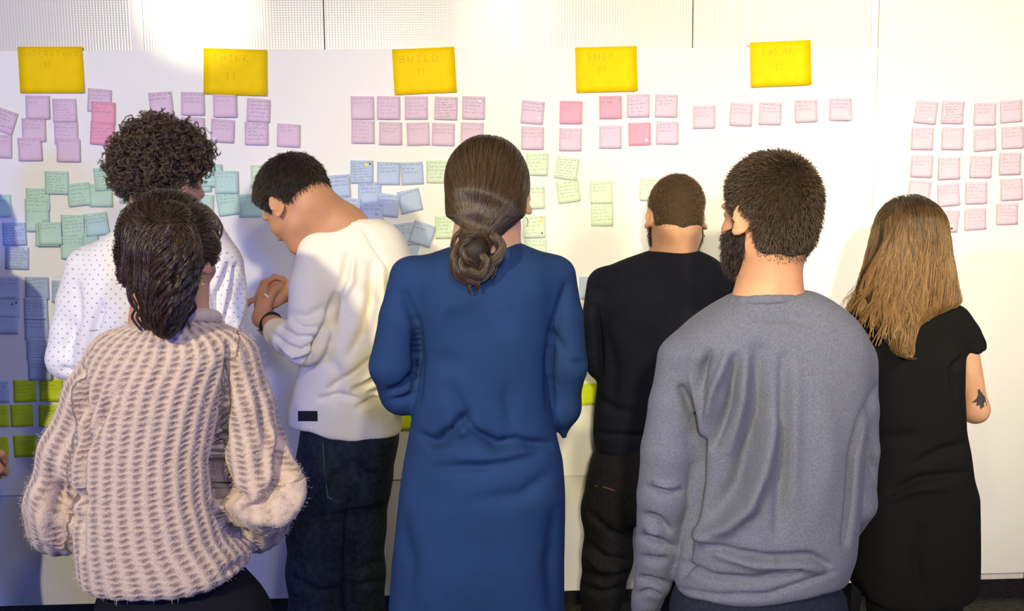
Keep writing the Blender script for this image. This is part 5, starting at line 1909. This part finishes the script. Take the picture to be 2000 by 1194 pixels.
# ------------------------------------------------------------------ 7: long-haired woman
def long_hair_woman():
    P = Person('woman with long golden brown hair in a short-sleeved black dress, tattoo on her arm', -0.70, (1773, 480, 0.02), 1.0, 0, -4, 0)
    q = P.pt
    P.neck((1768, 590, 0), .052, .058)
    P.trunk(q(1770, 650), q(1790, 930), .08, .12)
    P.arm((q(1872, 650), q(1904, 800, .0), q(1850, 800, .20)), (.046, .036, .026), hand=((-.7, .7, .1), (0, 0, 1), -1, (30, 40, 40, 45)), bare=True)
    P.arm((q(1672, 650), q(1668, 800, .0), q(1700, 800, .20)), (.044, .034, .026), hand=((.7, .7, .1), (0, 0, 1), 1, (30, 40, 40, 45)))
    fx = P.hc[0]
    P.legs((q(1745, 1080), q(1745, 1290, .02), np.array((fx - .06, P.y, .09))), (q(1835, 1080), q(1828, 1290, .02), np.array((fx + .07, P.y, .09))), (.07, .05, .034))
    P.build_body()
    P.shoes()
    blk = mat('black_tights', (.010, .010, .011), .7)
    Lg = [(*q(1742, 1060), .09), (*q(1745, 1290), .062), (*np.array((fx - .06, P.y, .08)), .04)]
    Rg = [(*q(1836, 1060), .085), (*q(1828, 1290), .06), (*np.array((fx + .07, P.y, .08)), .04)]
    P.cloth('tights', chain(Lg, .02) + chain(Rg, .02), blk, .01)
    m = mat('black_jersey', (0.0088, 0.0088, 0.0092), .9, sheen=.0, spec=.10, bump=(380, .3, .001))
    rows = [(578, 1738, 1806, .05, .05), (588, 1708, 1836, .062, .058), (600, 1680, 1862, .075, .065), (618, 1665, 1880, .085, .075), (650, 1662, 1886, .092, .085), (700, 1675, 1878, .1, .09), (760, 1690, 1877, .102, .1),
            (840, 1697, 1880, .105, .1), (880, 1697, 1888, .11, .1), (930, 1690, 1893, .12, .1), (965, 1680, 1903, .125, .1), (1050, 1660, 1905, .125, .105), (1110, 1650, 1906, .122, .105), (1205, 1650, 1904, .12, .105)]
    hem = [(1640, 1075), (1658, 1095), (1680, 1140), (1705, 1182), (1740, 1196), (1800, 1198), (1850, 1190), (1888, 1176), (1912, 1140)]
    pr = [loft(rows, P.y, .02, 2.3, hem=hem, edge=.01)]
    pr += sleeve([(*q(1858, 628), .052), (*q(1880, 655, .0), .048), (*q(1893, 676, .0), .046)], .025)
    pr += [cone(q(1900, 712, 0), q(1905, 760, 0), .05, .07, .006, 's')]
    pr += sleeve([(*q(1690, 628), .05), (*q(1670, 670, .0), .047)], .025)
    fl = [([(1880, 700), (1862, 720), (1866, 770)], 6, -.006), ([(1740, 960), (1800, 935), (1885, 925)], 7, -.008), ([(1790, 905), (1840, 880), (1885, 868)], 7, -.007), ([(1740, 975), (1790, 955), (1850, 952)], 8, .005),
          ([(1800, 1040), (1790, 1100), (1800, 1170)], 12, -.006), ([(1720, 860), (1790, 850)], 12, -.004)]
    P.cloth('dress', pr, m, .0075, fl)
    tat = surface_patch(P.body_obj, 1897, 760, 1929, 800, mat('tattoo_ink', (.055, .05, .05), .6), 'tattoo', P.body_obj, off=.0008,
                        shape=[(.40, .05), (.5, 0), (.62, .18), (.75, .02), (.85, .1), (.8, .3), (.98, .45), (.9, .62), (.97, .8), (.72, .9), (.55, 1), (.52, .78), (.3, .85), (.35, .65), (.02, .68), (.3, .5), (.42, .3)])
    tat['label'] = 'dark bird-shaped tattoo'
    # hair
    hm = hair_mat('golden_brown_hair', (.08, .038, .015), (.52, .30, .11), .36)
    nt = hm.node_tree
    geo = nt.nodes.new('ShaderNodeNewGeometry')
    sx = nt.nodes.new('ShaderNodeSeparateXYZ')
    nt.links.new(geo.outputs['Position'], sx.inputs[0])
    mr = nt.nodes.new('ShaderNodeMapRange')
    mr.inputs['From Min'].default_value = q(1770, 500)[2]
    mr.inputs['From Max'].default_value = q(1770, 392)[2]
    nt.links.new(sx.outputs['Z'], mr.inputs['Value'])
    old = nt.nodes['Principled BSDF'].inputs['Base Color'].links[0].from_socket
    mx = nt.nodes.new('ShaderNodeMix')
    mx.data_type = 'RGBA'
    nt.links.new(mr.outputs['Result'], mx.inputs['Factor'])
    nt.links.new(old, mx.inputs['A'])
    mx.inputs['B'].default_value = (.055, .03, .016, 1)
    nt.links.new(mx.outputs['Result'], nt.nodes['Principled BSDF'].inputs['Base Color'])
    hb = mat('golden_brown_hair_mass', (.10, .052, .022), .6)
    hl = hairline(-.09, -.07, -.02, .08)

    def th(L):
        return .012 * np.clip(hl(L) / .015, -1, 1)
    hrows = [(388, 1760, 1788, .05, .04), (396, 1745, 1802, .08, .06), (420, 1726, 1820, .105, .07), (470, 1708, 1836, .118, .06), (520, 1697, 1848, .12, .05), (560, 1684, 1856, .12, .04), (590, 1664, 1864, .118, .02),
             (606, 1660, 1822, .116, .0), (625, 1682, 1778, .115, -.02), (655, 1706, 1758, .118, -.05), (680, 1722, 1744, .118, -.08)]
    hrows = [(a, b, c, d, max(.02, e)) for a, b, c, d, e in hrows]
    V, Q = P.shell(th, [loft(hrows, P.y, .02, 2.2)], .006)
    hair = mesh_obj('hair', V, Q, hb, P.root)

    def dr(L, Pw):
        c = P.lw((0, -.02, .12))
        t = Pw - c
        t[:, 1] -= .04
        t /= np.linalg.norm(t, axis=1, keepdims=True)
        k = ss(.10, .02, L[:, 2])[:, None]
        return t * (1 - k) + np.stack([(L[:, 0]) * .9 * ss(-.02, -.12, L[:, 2]) * (L[:, 0] < .0), 0 * L[:, 0] - .02, -np.ones(len(L))], 1) * (k + .25)
    S = P.strands(V, Q, 8500, dr, .22, 18, 8, .004, (.0035, 34), jit=.12, mask=lambda L: L[:, 1] < .06)
    bs = []
    r = np.random.RandomState(9)
    for i in range(110):
        u = r.rand()
        x0 = 1712 + 124 * u
        ys = r.uniform(398, 440)
        x0 = 1773 + (x0 - 1773) * (ys - 380) / 75
        x1 = 1655 + u * 210
        ye = np.interp(x1, [1650, 1690, 1730, 1760, 1790, 1870], [600, 650, 680, 650, 606, 596]) + r.uniform(-16, 8)
        pts = []
        for k in range(11):
            t = k / 10
            x = x0 + (x1 - x0) * t ** 1.6 + (2 + 6 * t) * math.sin(t * 11 + i)
            y = ys + (ye - ys) * t
            e = abs(x - 1775) / 90
            pts.append(q(x, y, np.interp(y, [392, 420, 470, 520], [-.052, -.098, -.119, -.124]) + .045 * min(1.4, e) ** 2 + .012 * max(0, 1 - 4 * t) - .003 * r.rand()))
        bs.append(bundle(pts, .0065, 36, 24, 4, i, .12, .0005))
    hair_curves('hair_strands', S, hm, hair, .0006, .0003)
    ends = mesh_obj('hair_ends', *field_mesh(chain([(*q(1700, 570, -.065), .018), (*q(1712, 610, -.07), .016), (*q(1728, 640, -.08), .008)], .02), .006), hb, hair)
    hair_curves('loose_locks', stack(*bs), hm, ends, .0006, .0003)
    return P


# ------------------------------------------------------------------ 8: person at the frame's edge
def edge_person():
    P = Person('person in dark blue beside the lime notes, only a hand in view', -0.42, (-150, 400, 0.02), .98, -10, -4, 0, M_SKIN2)
    q = P.pt
    P.neck((-150, 480, 0))
    P.trunk(q(-150, 560), q(-150, 860), .095, .13)
    P.arm((q(-65, 560), q(-58, 740, .0), q(-46, 872, .06)), (.045, .036, .027), hand=((.22, .25, -.9), (.3, -1, .0), -1, (45, 55, 60, 60)))
    P.arm((q(-255, 560), q(-265, 740, .0), q(-230, 860, .08)), (.045, .036, .027), hand=((-.1, .3, -.9), (0, -1, 0), 1, (30, 40, 45, 50)))
    fx = P.hc[0]
    Lg = leg_pts(P, (-205, 900, 0), (-205, 1120, .02), fx - .10)
    Rg = leg_pts(P, (-98, 900, 0), (-95, 1120, .02), fx + .10)
    P.legs([np.array(Lg[i][:3]) for i in (0, 1, -1)], [np.array(Rg[i][:3]) for i in (0, 1, -1)])
    P.build_body()
    P.shoes()
    trousers(P, [(830, -250, -52, .11, .1), (900, -255, -45, .12, .1), (960, -250, -50, .11, .1)], Lg, Rg, mat('dark_trousers', (.012, .014, .03), .85))
    m = mat('dark_blue_cotton', (.012, .018, .06), .85, sheen=.2)
    rows = [(475, -185, -110, .06, .055), (490, -225, -72, .08, .07), (520, -248, -48, .1, .09), (600, -240, -58, .115, .1), (740, -238, -60, .12, .11), (900, -245, -50, .12, .11)]
    pr = [loft(rows, P.y, .03, 2.3)] + chain([(*q(-72, 540), .05), (*q(-60, 640), .048), (*q(-56, 740), .044), (*q(-48, 835, .05), .036)], .025) + chain([(*q(-246, 540), .05), (*q(-266, 740), .046), (*q(-238, 835, .06), .038)], .025)
    P.cloth('shirt', pr, m, .009)
    hl = hairline(-.06, .0, .0, .08)
    short_hair(P, hl, .012, ((.02, .012, .008), (.08, .05, .03)), 4000, .02, lambda L, Pw: np.tile(np.array((0, 0, -1.0)), (len(L), 1)), 'brown_hair')
    return P


import time
for fn in (blue_woman, pink_woman, grey_man, dark_man, curly_man, cream_man, long_hair_woman, edge_person):
    t_ = time.time()
    fn()
    print(fn.__name__, round(time.time() - t_, 1))
